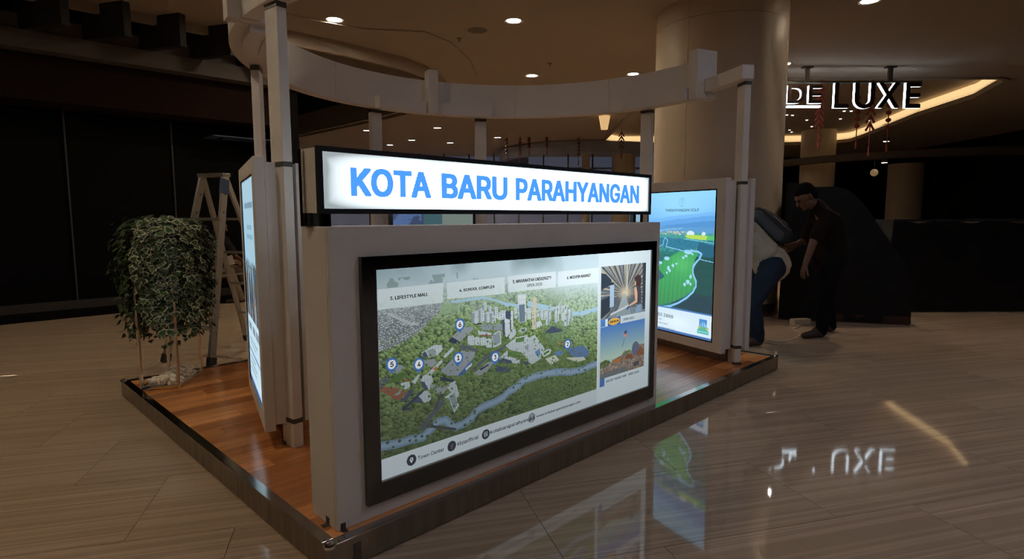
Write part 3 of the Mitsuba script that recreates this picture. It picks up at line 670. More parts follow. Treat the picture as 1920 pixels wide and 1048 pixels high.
GOLF = '''{"fair":[[0.159,0.537],[0.184,0.507],[0.375,0.454],[0.496,0.416],[0.579,0.409],[0.74,0.402],[0.775,0.421],[0.733,0.466],[0.725,0.515],[0.694,0.517],[0.709,0.56],[0.751,0.608],[0.729,0.666],[0.615,0.724],[0.441,0.776],[0.241,0.818],[0.09,0.829],[0.082,0.672],[0.288,0.606],[0.151,0.539]],"path":[[0.579,0.409],[0.684,0.404],[0.774,0.407],[0.825,0.422],[0.8,0.453],[0.746,0.487],[0.714,0.515],[0.724,0.497],[0.708,0.535],[0.716,0.566],[0.757,0.608],[0.76,0.645],[0.718,0.689],[0.629,0.736],[0.511,0.78],[0.387,0.813],[0.272,0.828],[0.152,0.828]],"path2":[[0.789,0.456],[0.866,0.464],[1.006,0.473]],"path3":[[0.561,0.409],[0.433,0.398],[0.294,0.386],[0.32,0.339],[0.278,0.322],[0.253,0.346],[0.248,0.372],[0.164,0.395]],"bunk":[[0.312,0.471,0.05,0.016],[0.21,0.507,0.035,0.014],[0.564,0.457,0.022,0.011],[0.605,0.443,0.028,0.011],[0.702,0.429,0.017,0.006],[0.638,0.419,0.07,0.012],[0.41,0.517,0.02,0.012],[0.462,0.503,0.015,0.008],[0.342,0.541,0.027,0.02],[0.364,0.557,0.02,0.016],[0.318,0.575,0.016,0.012],[0.411,0.519,0.026,0.013],[0.463,0.504,0.017,0.008],[0.177,0.528,0.02,0.012],[0.681,0.584,0.02,0.017],[0.642,0.622,0.03,0.018],[0.597,0.643,0.025,0.014],[0.682,0.635,0.018,0.013]],"yellow":[[0.579,0.308],[0.607,0.296],[0.676,0.295],[0.767,0.295],[0.898,0.3],[0.931,0.315],[0.879,0.329],[0.769,0.325],[0.632,0.321]],"yg":[[0.898,0.3],[0.998,0.296],[0.995,0.328],[0.879,0.328]],"trees1":[[0.174,0.323],[0.329,0.321],[0.609,0.327],[0.996,0.346],[0.999,0.388],[0.772,0.377],[0.555,0.407],[0.294,0.383],[0.177,0.388]],"dark":[[0.792,0.344],[1.008,0.367],[1.011,0.47],[0.8,0.453],[0.831,0.422],[0.752,0.402]],"dark2":[[0.768,0.477],[0.999,0.472],[1.006,0.818],[0.581,0.817],[0.415,0.811],[0.706,0.705],[0.778,0.632],[0.735,0.553]],"band":[[0.152,0.832],[1.006,0.827],[1.006,0.818]],"band_b":[[0.161,1.0],[1.006,0.992],[1.007,1.004]],"logo":[[0.825,0.862],[0.928,0.862],[0.926,0.93],[0.824,0.931]],"plate":[[0.794,0.941],[0.958,0.938],[0.956,0.963],[0.796,0.966]],"horizon":[[0.055,0.246],[0.183,0.252],[0.362,0.246],[0.603,0.23],[0.986,0.199]],"ring":[[0.524,0.073]],"text":[["PARAHYANGAN GOLF",0.273,0.136,0.773,0.019,"slate"],["022 680 3888",-0.0,0.9,0.436,0.024,"ink"],["kbpaofficial",0.064,0.926,0.254,0.008,"grey"],["kotabaruparahyangan",0.034,0.953,0.354,0.007,"grey"],["www.kotabaruparahyangan.com",0.004,0.984,0.463,0.008,"grey"]],"haze":[[0.641,0.282],[0.832,0.287]]}'''

# ================================================================== the platform
PZ = 0.11
plat = thing("platform", "low booth platform of orange-brown wood planks edged with brown brushed steel", "platform")
put(plat, "base", bx(0.02, 3.98, 0.02, 2.98, 0.004, PZ - 0.014), "m_blackplastic")
for a, b in ((0.0, 1.08), (1.083, 2.50), (2.503, 4.0)):
    put(plat, "skirt_panel", bx(a, b, 0.0, 0.012, 0.006, PZ - 0.001), "m_steel")
    put(plat, "skirt_panel", bx(a, b, 2.988, 3.0, 0.006, PZ - 0.001), "m_steel")
for a, b in ((0.0, 1.94), (1.943, 3.0)):
    put(plat, "skirt_panel", bx(0.0, 0.012, a, b, 0.006, PZ - 0.001), "m_steel")
    put(plat, "skirt_panel", bx(3.988, 4.0, a, b, 0.006, PZ - 0.001), "m_steel")
TR = 0.045
for m in (bx(0, 4, 0, TR, PZ - 0.006, PZ + 0.002, 0.001), bx(0, 4, 3 - TR, 3, PZ - 0.006, PZ + 0.002, 0.001), bx(0, TR, TR, 3 - TR, PZ - 0.006, PZ + 0.002, 0.001), bx(4 - TR, 4, TR, 3 - TR, PZ - 0.006, PZ + 0.002, 0.001)):
    put(plat, "edge_trim", m, "m_trim")
for x, y in ((0.012, 0.012), (3.988, 0.012), (0.012, 2.988), (3.988, 2.988)):
    put(plat, "corner_stud", moved(lathe([(0.0001, -0.012), (0.019, -0.008), (0.021, 0.003), (0.014, 0.014), (0.0001, 0.018)], 16), frame((x, y, PZ), (1, 0, 0), (0, 1, 0))), "m_chrome", 50)
for dx, dy in ((0.05, 0.015), (0.015, 0.05), (0.075, 0.02)):
    put(plat, "screw", moved(lathe([(0.0001, 0), (0.004, 0), (0.003, 0.002), (0.0001, 0.002)], 8), frame((dx, dy, PZ + 0.002), (1, 0, 0), (0, 1, 0))), "m_band")
put(plat, "skirt_clip", bx(0.10, 0.128, -0.004, 0.0, 0.012, 0.085), "m_band")
x0, x1, y0, y1 = TR, 4 - TR, TR, 3 - TR
for r in range(0, int(3 / PLANK_W) + 1):
    ya, yb = max(y0, r * PLANK_W), min(y1, (r + 1) * PLANK_W)
    if yb - ya < 0.01:
        continue
    for c in range(-2, 8):
        xa, xb = c * PLANK_L - 0.37 * r % PLANK_L, 0
        xa = c * PLANK_L - 0.37 * r
        k = math.floor((x0 + 0.37 * r) / PLANK_L)
        xa = (k + c) * PLANK_L - 0.37 * r
        xb = xa + PLANK_L
        xa, xb = max(xa, x0), min(xb, x1)
        if xb - xa < 0.02:
            continue
        put(plat, "plank", bx(xa + 0.0004, xb - 0.0004, ya + 0.0004, yb - 0.0004, PZ - 0.014, PZ - 0.001, 0.0006), "m_wood")

# ================================================================== the counter with its lit town print
CX0, CX1, CY0, CY1, CZ0, CZ1 = 0.078, 2.205, 0.075, 0.278, PZ, 1.224
cr = frame((CX0, CY0, 0), (math.cos(-0.012), math.sin(-0.012), 0), (-math.sin(-0.012), math.cos(-0.012), 0))
CW, CD = CX1 - CX0, CY1 - CY0
cnt = thing("counter", "tall white counter with a black-framed lit town map print on its front", "counter")
put(cnt, "front_panel", moved(bx(0, CW, 0, 0.016, CZ0, CZ1, 0.0015), cr), "m_white")
put(cnt, "end_panel", moved(bx(0.0, 0.016, 0.0175, CD, CZ0, CZ1, 0.0015), cr), "m_white")
put(cnt, "end_panel", moved(bx(CW - 0.016, CW, 0.0175, CD, CZ0, CZ1, 0.0015), cr), "m_white")
put(cnt, "back_panel", moved(bx(0.017, CW - 0.017, CD - 0.016, CD, CZ0, CZ1, 0.0015), cr), "m_white")
put(cnt, "top_panel", moved(bx(0.017, CW - 0.017, 0.0175, CD - 0.0175, CZ1 - 0.018, CZ1 - 0.001), cr), "m_white")
for x, y, s in ((0.022, 0, 0), (0, 0.075, 1)):
    put(cnt, "floor_bracket", moved(cat(bx(x - 0.010, x + 0.010, -0.002, -0.0002, CZ0, CZ0 + 0.026), bx(x - 0.010, x + 0.010, -0.022, -0.002, CZ0, CZ0 + 0.002)) if s == 0 else cat(bx(-0.002, -0.0002, y - 0.012, y + 0.012, CZ0, CZ0 + 0.030), bx(-0.024, -0.002, y - 0.012, y + 0.012, CZ0, CZ0 + 0.002)), cr), "m_band")
FX0, FX1, FZ0, FZ1 = 0.116, 2.062, 0.172, 1.114           # outer frame, in the counter's own x and z
PX0, PX1, PX_Z0, PX_Z1 = 0.176, 2.012, 0.252, 1.064
fr = cat(bx(FX0, PX0, -0.022, -0.0005, FZ0, FZ1), bx(PX1, FX1, -0.022, -0.0005, FZ0, FZ1), bx(PX0, PX1, -0.022, -0.0005, FZ0, PX_Z0), bx(PX0, PX1, -0.022, -0.0005, PX_Z1, FZ1))
fk = put(cnt, "light_frame", moved(fr, cr), "m_mirror", label="glossy black frame of the lit print")
put(fk, "trim_strip", moved(bx(PX0, PX1, -0.0235, -0.022, PX_Z0 - 0.006, PX_Z0), cr), "m_trim")

D = json.loads(TOWN)
P = Print(880, 390, 1.836 / 0.812)
U, V = P.u, P.v
n1, n2, n3 = P.fbm(70, 31, 1), P.fbm(140, 62, 2, 3), P.fbm(9, 4, 3, 3)
rt = np.random.default_rng(11)


def trees(P, n, u0, u1, v0, v1, size, keep=None, a=1.0):
    """Little tree crowns, painted from the back to the front: dark foot, mid green body, pale sunlit top."""
    us, vs = rt.uniform(u0, u1, n), np.sort(rt.uniform(v0, v1, n))
    for u, v in zip(us, vs):
        if keep is not None and not keep[min(P.nv - 1, int(v * (P.nv - 1))), min(P.nu - 1, int(u * (P.nu - 1)))]:
            continue
        far = np.clip((0.45 - v) / 0.3, 0, 1)
        r = size * (0.55 + 0.75 * v) * rt.uniform(0.7, 1.3)
        rv = r * P.aspect * 0.8
        t = rt.uniform(0.8, 1.15) * np.clip(1.22 - 0.55 * v + 0.25 * u, 0.55, 1.25)
        dark, midc, top = np.array((34, 54, 34)), np.array((84, 116, 62)), np.array((134, 160, 98))
        hazec = np.array((176, 198, 188))
        i0, i1 = max(0, int((v - rv) * P.nv)), min(P.nv, int((v + rv) * P.nv) + 2)
        j0, j1 = max(0, int((u - r) * P.nu)), min(P.nu, int((u + r) * P.nu) + 2)
        if i1 <= i0 or j1 <= j0:
            continue
        du, dv = (P.u[i0:i1, j0:j1] - u) / r, (P.v[i0:i1, j0:j1] - v) / rv
        ins = (du ** 2 + dv ** 2 < 1)[..., None]
        lit = np.clip(0.5 - 0.55 * dv + 0.35 * du, 0, 1)[..., None]
        c = np.where(lit < 0.5, dark + (midc - dark) * lit * 2, midc + (top - midc) * (lit * 2 - 1)) * t
        c = c * (1 - 0.45 * far) + hazec * 0.45 * far
        P.c[i0:i1, j0:j1] = np.where(ins, P.c[i0:i1, j0:j1] * (1 - a) + c / 255 * a, P.c[i0:i1, j0:j1])


lush = np.clip(1.25 - V * 0.6 + 0.2 * U, 0.5, 1.25)[..., None]
P.c = (np.stack([44 + 40 * n1, 66 + 44 * n1, 42 + 30 * n1], -1)) / 255 * lush
trees(P, 9000, 0, 0.74, 0.10, 0.91, 0.0068)
P.fill(np.clip((n3 - 0.52) * 4, 0, 0.5), (92, 122, 70))
hz = np.clip((0.30 - V) / 0.22, 0, 1) ** 1.2 + np.clip((0.60 - np.hypot((U - 0.70) * 2.2, (V - 0.18) * 1.3)) * 1.2, 0, 0.55)
P.fill(np.clip(hz * (0.75 + 0.5 * n3), 0, 1), (196, 217, 224))
top = np.clip((0.12 - V) / 0.10, 0, 1)
P.fill(top * 0.9, (186, 210, 220))
P.fill(np.clip((n3 - 0.5) * 5, 0, 1) * top * 0.6, (112, 138, 142))
P.fill(np.clip((0.25 - U) * 3, 0, 1) * top * 0.6, (118, 142, 150))
P.fill(((P.fbm(26, 10, 21) > 0.56) & (V > 0.045) & (V < 0.088) & (U < 0.30)) * 0.40, (88, 108, 104))
hm = P.mask(D["houses"])
P.fill(hm, (120, 132, 136))
for k in range(2600):
    u = rt.uniform(0, 0.172)
    row = round((rt.uniform(0.18, 0.38) + 0.62 * u) / 0.0115) * 0.0115
    v = row - 0.62 * u
    if not (0.18 < v < 0.385) or not hm[int(v * (P.nv - 1)), int(u * (P.nu - 1))]:
        continue
    g = rt.choice([(206, 214, 216), (186, 196, 200), (166, 176, 178), (84, 98, 92), (98, 112, 112)])
    P.rect(u - 0.0016, v - 0.0024, u + 0.0016, v + 0.0024, g, 0.9)
P.fill(np.clip((0.27 - V) / 0.09, 0, 1) * hm * 0.45, (196, 212, 218))
P.line([(0.03, 0.21), (0.08, 0.27), (0.10, 0.28)], 0.006, (190, 200, 205), 0.8)
P.poly(D["lawn"], (150, 180, 140), 0.8)
for k in ("river_top", "river_top2"):
    P.poly(D[k], (168, 205, 228), 0.95)
P.line(D["river_low_line"], 0.020, (128, 158, 186))
P.line(D["river_low_line"], 0.010, (160, 190, 214), 0.8)
P.line([(0.20, 0.865), (0.12, 0.80), (0.15, 0.70), (0.16, 0.66)], 0.006, (70, 72, 82))
COL = {"roof": (150, 160, 166), "dark": (44, 56, 80), "grey": (142, 156, 166), "grey2": (150, 170, 170), "blue": (52, 100, 178), "white": (224, 236, 240), "pale": (206, 220, 224), "slate": (66, 82, 108), "slate2": (108, 130, 152),
       "brick": (142, 88, 68), "cream": (222, 214, 192), "lawn2": (120, 150, 110), "green": (92, 132, 72), "blue2": (96, 140, 192), "ring": (186, 204, 224), "road": (86, 96, 110), "sand": (206, 214, 200), "water": (92, 126, 172), "orange": (206, 112, 62), "field": (76, 112, 52)}
for pts, k in D["build"]:
    P.poly(pts, COL[k])
    if k in ("pale", "white", "slate2", "cream", "grey2"):
        m = P.mask(pts)
        P.fill(m * (np.sin(V * 560) > 0.25) * 0.22, (88, 112, 122))
        P.fill(m * (np.sin(U * 820) > 0.55) * 0.18, (88, 112, 122))
    if k in ("green", "field", "lawn2"):
        P.fill(P.mask(pts) * (n2 > 0.55) * 0.35, (60, 96, 48))
trees(P, 600, 0.0, 0.72, 0.30, 0.88, 0.0030, None, 0.85)
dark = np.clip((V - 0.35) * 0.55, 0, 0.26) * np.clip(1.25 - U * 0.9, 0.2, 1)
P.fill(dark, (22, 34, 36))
for q in D["labelbox"]:
    P.poly(q, (222, 236, 241), 0.80)
uc, vc = D["strip"][0][1], 0.899
P.rect(0, vc, 1, 1, (196, 210, 216))
P.rect(0.731, 0, 1, 1, (205, 222, 228))
P.rect(0.729, 0.08, 0.7315, 0.9, (225, 236, 240))
P.rect(0.0, 0.0, 0.004, 1.0, (120, 140, 150), 0.5)
# the shop photograph in the right column
sx0, sx1, sy0, sy1 = 0.743, 0.974, 0.089, 0.440
lu, lv = (U - sx0) / (sx1 - sx0), (V - sy0) / (sy1 - sy0)
ins = (lu >= 0) & (lu <= 1) & (lv >= 0) & (lv <= 1)
ang = np.arctan2(lv - 0.56, (lu - 0.53) * 0.95)
rad = np.hypot(lv - 0.56, lu - 0.53)
shop = np.stack([70 + 90 * rad, 82 + 88 * rad, 92 + 82 * rad], -1) / 255
P.c = np.where(ins[..., None], shop, P.c)
P.fill(ins * (np.sin(ang * 26) > 0.1) * (lv < 0.62) * 0.75, (182, 172, 148))
P.fill(ins * (np.sin(ang * 41 + 1) > 0.55) * 0.7, (48, 58, 70))
P.fill(ins * np.exp(-(rad / 0.13) ** 2) * 0.85, (232, 214, 178))
P.fill(ins & (lv < 0.5) & (np.abs(lu - 0.56) < 0.015), (214, 216, 204), 0.8)
P.fill(ins & (lv > 0.56) & (np.abs(lu - 0.50) < (lv - 0.5) * 0.36), (160, 174, 178), 0.85)
sq = lambda a: [(sx0 + x * (sx1 - sx0), sy0 + y * (sy1 - sy0)) for x, y in a]  # noqa: E731
P.poly(sq([(0, 0.12), (0.1, 0.14), (0.22, 0.27), (0.2, 0.36), (0, 0.44)]), (42, 58, 74))
P.poly(sq([(0, 0.62), (0.2, 0.58), (0.2, 0.86), (0.02, 0.98), (0, 0.95)]), (40, 54, 68))
P.poly(sq([(0.19, 0.36), (0.28, 0.36), (0.28, 0.78), (0.19, 0.80)]), (162, 188, 214))
P.poly(sq([(0.19, 0.33), (0.28, 0.32), (0.28, 0.36), (0.19, 0.37)]), (40, 46, 54))
P.poly(sq([(0.2, 0.92), (0.6, 0.80), (0.62, 0.83), (0.22, 0.97)]), (196, 202, 204))
P.poly(sq([(0.2, 0.95), (0.6, 0.85), (0.98, 0.90), (0.98, 1), (0.2, 1)]), (128, 146, 156), 0.7)
P.poly(sq([(0.92, 0), (1, 0), (1, 0.95), (0.94, 0.95)]), (36, 44, 56), 0.8)
P.poly(sq([(0.73, 0.28), (0.80, 0.22), (0.88, 0.25), (0.90, 0.36), (0.88, 0.46), (0.77, 0.46)]), (64, 46, 48))
P.poly(sq([(0.735, 0.36), (0.77, 0.35), (0.775, 0.43), (0.75, 0.44)]), (206, 160, 132))
P.poly(sq([(0.76, 0.47), (0.88, 0.45), (0.90, 0.60), (0.89, 0.82), (0.79, 0.82)]), (66, 66, 78))
P.poly(sq([(0.73, 0.50), (0.78, 0.47), (0.81, 0.60), (0.81, 0.78), (0.62, 0.84), (0.62, 0.81), (0.76, 0.74)]), (214, 172, 142))
P.poly(sq([(0.80, 0.84), (0.90, 0.84), (0.91, 0.98), (0.76, 1.0)]), (128, 158, 186))
P.poly(sq([(0.56, 0.86), (0.62, 0.82), (0.63, 0.86), (0.57, 0.91)]), (52, 86, 140))
# the park picture
px0, px1, py0, py1 = 0.743, 0.974, 0.493, 0.843
lu, lv = (U - px0) / (px1 - px0), (V - py0) / (py1 - py0)
ins = (lu >= 0) & (lu <= 1) & (lv >= 0) & (lv <= 1)
a = np.clip(lv / 0.62, 0, 1)[..., None]
skyc = np.array((72, 124, 192)) * (1 - a) + np.array((176, 206, 188)) * a
P.c = np.where(ins[..., None], skyc / 255, P.c)
pq = lambda a: [(px0 + x * (px1 - px0), py0 + y * (py1 - py0)) for x, y in a]  # noqa: E731
P.poly(pq([(0, 0.68), (0.12, 0.64), (0.22, 0.70), (0.24, 0.85), (0, 0.86)]), (76, 108, 56))
P.poly(pq([(0, 0.82), (0.22, 0.74), (0.30, 0.68), (0.46, 0.64), (0.54, 0.56), (0.68, 0.60), (0.80, 0.50), (1, 0.52), (1, 1), (0, 1)]), (138, 124, 112))
P.fill(ins * (lv > 0.66) * (P.fbm(240, 105, 9) > 0.55) * 0.6, (90, 72, 64))
P.fill(ins * (lv > 0.72) * (P.fbm(200, 90, 12) > 0.6) * 0.6, (196, 190, 182))
P.disc(px0 + 0.79 * (px1 - px0), py0 + 0.57 * (py1 - py0), 0.020, 0.048, (92, 104, 130))
P.poly(pq([(0.80, 0.72), (0.90, 0.55), (1.0, 0.66), (1.0, 0.76)]), (132, 84, 58))
P.poly(pq([(0.53, 0.74), (0.60, 0.64), (0.72, 0.68), (0.74, 0.76)]), (128, 76, 58))
P.poly(pq([(0.26, 0.74), (0.34, 0.68), (0.46, 0.68), (0.44, 0.76)]), (176, 110, 62))
P.poly(pq([(0.5, 0.62), (0.66, 0.56), (0.66, 0.6), (0.52, 0.66)]), (84, 122, 70))
P.poly(pq([(0.73, 0.86), (0.88, 0.84), (0.88, 0.93), (0.75, 0.95)]), (70, 76, 84))
P.poly(pq([(0, 0.90), (0.55, 0.88), (0.62, 1.0), (0, 1.0)]), (96, 110, 116), 0.8)
P.disc(px0 + 0.545 * (px1 - px0), py0 + 0.225 * (py1 - py0), 0.009, 0.024, (206, 146, 118))
P.disc(px0 + 0.55 * (px1 - px0), py0 + 0.195 * (py1 - py0), 0.008, 0.014, (64, 84, 130))
P.line(pq([(0.53, 0.31), (0.48, 0.47)]), 0.002, (90, 80, 84))
P.rect(0.743, 0.440, 0.779, 0.490, (74, 134, 204))
P.rect(0.766, 0.440, 0.779, 0.490, (214, 228, 234))
P.rect(0.779, 0.440, 0.841, 0.493, (44, 96, 160))
P.disc(0.810, 0.467, 0.0285, 0.0245, (226, 178, 84))
P.rect(0.841, 0.440, 0.974, 0.493, (196, 212, 220))
P.rect(0.743, 0.842, 0.766, 0.896, (60, 116, 190))
# map pins and strip icons
for s, u, v in D["pins"]:
    P.poly([(u - 0.0120, v + 0.008), (u + 0.0120, v + 0.008), (u, v + 0.046)], (58, 116, 192))
    P.disc(u, v, 0.0145, 0.0325, (58, 116, 192))
    P.disc(u, v, 0.0100, 0.0225, (240, 246, 250))
for u, v in D["icons"]:
    P.disc(u, v, 0.0125, 0.0275, (40, 48, 62))
u, v = D["icons"][0]
P.disc(u, v - 0.004, 0.0045, 0.010, (206, 218, 224)); P.poly([(u - 0.0042, v + 0.001), (u + 0.0042, v + 0.001), (u, v + 0.016)], (206, 218, 224)); P.disc(u, v - 0.004, 0.0018, 0.004, (40, 48, 62))
u, v = D["icons"][2]
P.rect(u - 0.006, v - 0.013, u + 0.006, v + 0.013, (206, 218, 224)); P.rect(u - 0.0045, v - 0.010, u + 0.0045, v + 0.010, (40, 48, 62)); P.disc(u, v, 0.0030, 0.0066, (206, 218, 224)); P.disc(u, v, 0.0018, 0.004, (40, 48, 62))
u, v = D["icons"][3]
P.disc(u, v, 0.0105, 0.023, (206, 218, 224)); P.disc(u, v, 0.0090, 0.020, (70, 84, 98)); P.line([(u - 0.009, v), (u + 0.009, v)], 0.0012, (206, 218, 224)); P.line([(u, v - 0.02), (u, v + 0.02)], 0.0012, (206, 218, 224)); P.disc(u, v, 0.0045, 0.0195, (206, 218, 224), 0.5)
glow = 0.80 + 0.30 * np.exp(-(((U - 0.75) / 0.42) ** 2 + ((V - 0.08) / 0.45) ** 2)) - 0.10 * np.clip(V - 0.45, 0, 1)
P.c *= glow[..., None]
pw, ph = PX1 - PX0, PX_Z1 - PX_Z0
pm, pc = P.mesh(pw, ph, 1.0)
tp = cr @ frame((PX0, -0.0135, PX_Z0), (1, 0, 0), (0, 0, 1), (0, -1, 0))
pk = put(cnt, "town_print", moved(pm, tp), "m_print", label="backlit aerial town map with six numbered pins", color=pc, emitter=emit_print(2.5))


def on_print(parent, T0, w, h, s, u0, v0, u1, cap, b="m_ink", bold=False, **more):
    m = text_fit(s, (u1 - u0) * w, cap * h, 0.0006, bold)
    m.apply_translation((u0 * w, (1 - v0) * h, 0.0008))
    put(parent, "lettering", moved(m, T0), b, **more)


for s, u0, v0, u1, cap, col in D["text"]:
    on_print(pk, tp, pw, ph, s, u0, v0, u1, cap, {"ink": "m_ink", "navy": "m_frame", "blue": "m_blueink"}[col], s == "IKEA" or s[0].isdigit())
for s, u, v in D["pins"]:
    on_print(pk, tp, pw, ph, s, u - 0.0038, v + 0.011, u + 0.0038, 0.023, "m_ink", True)
u, v = D["icons"][1]
on_print(pk, tp, pw, ph, "f", u - 0.0032, v + 0.017, u + 0.0038, 0.027, "m_lamp_off", True)
on_print(pk, tp, pw, ph, "1", 0.751, 0.480, 0.757, 0.022, "m_lamp_off")
on_print(pk, tp, pw, ph, "2", 0.750, 0.884, 0.759, 0.024, "m_lamp_off")

# ================================================================== the lit name sign over the counter
SX0, SX1, SY, SZ0, SZ1 = 0.066, 2.185, 0.110, 1.269, 1.503
sg = thing("light_sign", "long white lit sign box with blue letters KOTA BARU PARAHYANGAN above the counter", "sign")
put(sg, "case", bx(SX0 + 0.004, SX1 - 0.004, SY + 0.012, SY + 0.105, SZ0 + 0.003, SZ1 - 0.003, 0.002), "m_white")
bw = 0.018
fr = cat(bx(SX0, SX1, SY - 0.008, SY + 0.012, SZ0, SZ0 + bw), bx(SX0, SX1, SY - 0.008, SY + 0.012, SZ1 - bw, SZ1), bx(SX0, SX0 + bw, SY - 0.008, SY + 0.012, SZ0 + bw, SZ1 - bw), bx(SX1 - bw, SX1, SY - 0.008, SY + 0.012, SZ0 + bw, SZ1 - bw))
put(sg, "frame", fr, "m_frame", label="black frame around the white face")
S = Print(300, 40, 2.077 / 0.192)
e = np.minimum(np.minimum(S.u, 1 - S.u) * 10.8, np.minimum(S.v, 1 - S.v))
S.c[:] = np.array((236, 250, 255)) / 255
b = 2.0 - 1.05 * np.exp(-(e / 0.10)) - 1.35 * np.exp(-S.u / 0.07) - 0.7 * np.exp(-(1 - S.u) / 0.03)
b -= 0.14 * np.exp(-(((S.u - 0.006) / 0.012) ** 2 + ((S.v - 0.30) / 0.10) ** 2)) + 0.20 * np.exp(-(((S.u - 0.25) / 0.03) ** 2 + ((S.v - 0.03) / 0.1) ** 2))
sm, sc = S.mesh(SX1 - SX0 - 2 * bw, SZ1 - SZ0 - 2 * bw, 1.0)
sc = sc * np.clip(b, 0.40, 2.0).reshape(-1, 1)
ts = frame((SX0 + bw, SY, SZ0 + bw), (1, 0, 0), (0, 0, 1), (0, -1, 0))
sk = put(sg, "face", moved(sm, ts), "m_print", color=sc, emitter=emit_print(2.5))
for s, a, b_ in (("KOTA", 0.192, 0.556), ("BARU", 0.607, 0.990), ("PARAHYANGAN", 1.040, 2.066)):
    m0 = text_fit(s, b_ - a - 0.011, 0.0935, 0.0012, True)
    m = cat(*[moved(m0, frame((0.0055 + 0.0032 * i, 0.0015 + 0.0012 * j, 0), (1, 0, 0), (0, 1, 0))) for i, j in ((-1, -1), (-1, 1), (0, 0), (1, -1), (1, 1))])
    m.apply_translation((a, 1.3365, 0))
    put(sk, "lettering", moved(m, frame((0, SY - 0.0006, 0), (1, 0, 0), (0, 0, 1), (0, -1, 0))), "m_blueink", emitter=emit((0.075, 0.335, 0.96), 0.05))
bm_, bc_ = S.mesh(SX1 - SX0 - 2 * bw, SZ1 - SZ0 - 2 * bw, 1.0)
put(sg, "unseen_back_face", moved(bm_, frame((SX1 - bw, SY + 0.107, SZ0 + bw), (-1, 0, 0), (0, 0, 1), (0, 1, 0))), "m_print", color=sc, emitter=emit_print(2.0))  # lit back of the sign, out of view, lights pillars and ring
for x in (0.090, 2.105):
    put(sg, "post", bx(x, x + 0.030, SY + 0.015, SY + 0.045, CZ1, SZ0 + 0.002), "m_chrome")
    put(sg, "post", bx(x - 0.02 if x < 1 else x + 0.02, x + 0.025 if x < 1 else x + 0.065, SY + 0.075, SY + 0.10, CZ1, SZ0 + 0.002), "m_frame")
put(sg, "back_strip", bx(SX0 - 0.006, SX0 + 0.02, SY + 0.106, SY + 0.128, CZ1, SZ1 - 0.004), "m_chrome")
put(sg, "back_strip", bx(SX1 - 0.02, SX1 + 0.004, SY + 0.106, SY + 0.128, CZ1, SZ1 - 0.004), "m_chrome")

# ================================================================== the white ring on its six pillars
RC = (2.042, 1.105)
R0, R1, R2 = 1.615, 1.705, 1.770
RZ0, RZ1 = 2.205, 2.500
pav = thing("ring_pavilion", "curved white ring fascia carried by six slim white pillars round the booth", "booth frame")
step = (172.0 + 19.0) / 6
for k in range(6):
    a0, a1 = -19 + k * step, -19 + (k + 1) * step
    put(pav, "ring_segment", sector(*RC, R0, R1, a0 + 0.03, a1 - 0.03, RZ0, RZ1, 24), "m_white", 30)
    put(pav, "outer_band", sector(*RC, R1 + 0.001, R2, a0 + 0.03, a1 - 0.03, RZ0 + 0.035, RZ1 - 0.02, 24), "m_white", 30)
for a0, a1 in ((173.8, 188.0), (-36.6, -20.8)):
    put(pav, "front_arc", sector(*RC, 1.665, 1.755, a0, a1, 2.252, 2.350, 14), "m_white", 30)
for a0, a1 in ((53.0, 71.8), (76.2, 93.5), (-16.8, 4.0), (145.0, 169.5)):
    put(pav, "inner_band", sector(*RC, R0 - 0.075, R0 - 0.001, a0, a1, RZ0 - 0.012, RZ0 + 0.088, 20), "m_white", 30)
for a, ra, rb in ((172.0, R0 - 0.02, R2 + 0.05), (74.0, R0 - 0.11, R0 - 0.002), (-19.0, R0 - 0.03, R2 + 0.02)):
    er = np.array([math.cos(math.radians(a)), math.sin(math.radians(a)), 0])
    et = np.array([-er[1], er[0], 0])
    put(pav, "upright_block", moved(bx(ra, rb, -0.046, 0.046, RZ0 + (0.04 if a > 100 else -0.01), RZ1 + 0.075, 0.002), frame((RC[0], RC[1], 0), er, et)), "m_white")
PW, PD = 0.105, 0.050
PILLARS = [(0.337, 0.999, 186.6, 2.35), (3.531, 0.162, -35.7, 2.35), (0.657, 2.030, 146.3, RZ0), (1.998, 2.804, 91.5, RZ0), (2.989, 2.517, 56.2, RZ0), (3.742, 1.132, 0.9, RZ0)]
PFRAMES = []
for x, y, a, zt in PILLARS:
    er = np.array([math.cos(math.radians(a)), math.sin(math.radians(a)), 0])
    et = np.array([-er[1], er[0], 0])
    F = frame((x, y, 0), er, et)
    PFRAMES.append(F)
    top = 2.228 if zt > 2.3 else RZ0 - 0.034
    pk2 = put(pav, "pillar", moved(cat(bx(-PD / 2, PD / 2, -PW / 2, PW / 2, PZ, top, 0.002)), F), "m_white")
    for z in (0.235, 1.497, top):
        put(pk2, "band", moved(bx(-PD / 2 - 0.0012, PD / 2 + 0.0012, -PW / 2 - 0.0012, PW / 2 + 0.0012, z, z + 0.024), F), "m_band")
    put(pk2, "foot_plate", moved(bx(-PD / 2 - 0.004, PD / 2 + 0.004, -PW / 2 - 0.004, -PW / 2 + 0.03, PZ, PZ + 0.018), F), "m_band")
    if zt > 2.3:
        put(pk2, "cap", moved(bx(-PD / 2, PD / 2, -PW / 2, PW / 2, 2.252, 2.35, 0.002), F), "m_white")

# ================================================================== the display walls between the pillars
TS = np.array([math.sin(math.radians(16.7)), math.cos(math.radians(16.7)), 0.0])
TW = np.array([TS[1], -TS[0], 0.0])
BOX_L, BOX_Z0, BOX_Z1 = 0.96, 0.200, 1.545
PR_S0, PR_S1, PR_Z0, PR_Z1 = 0.092, 0.870, 0.272, 1.466


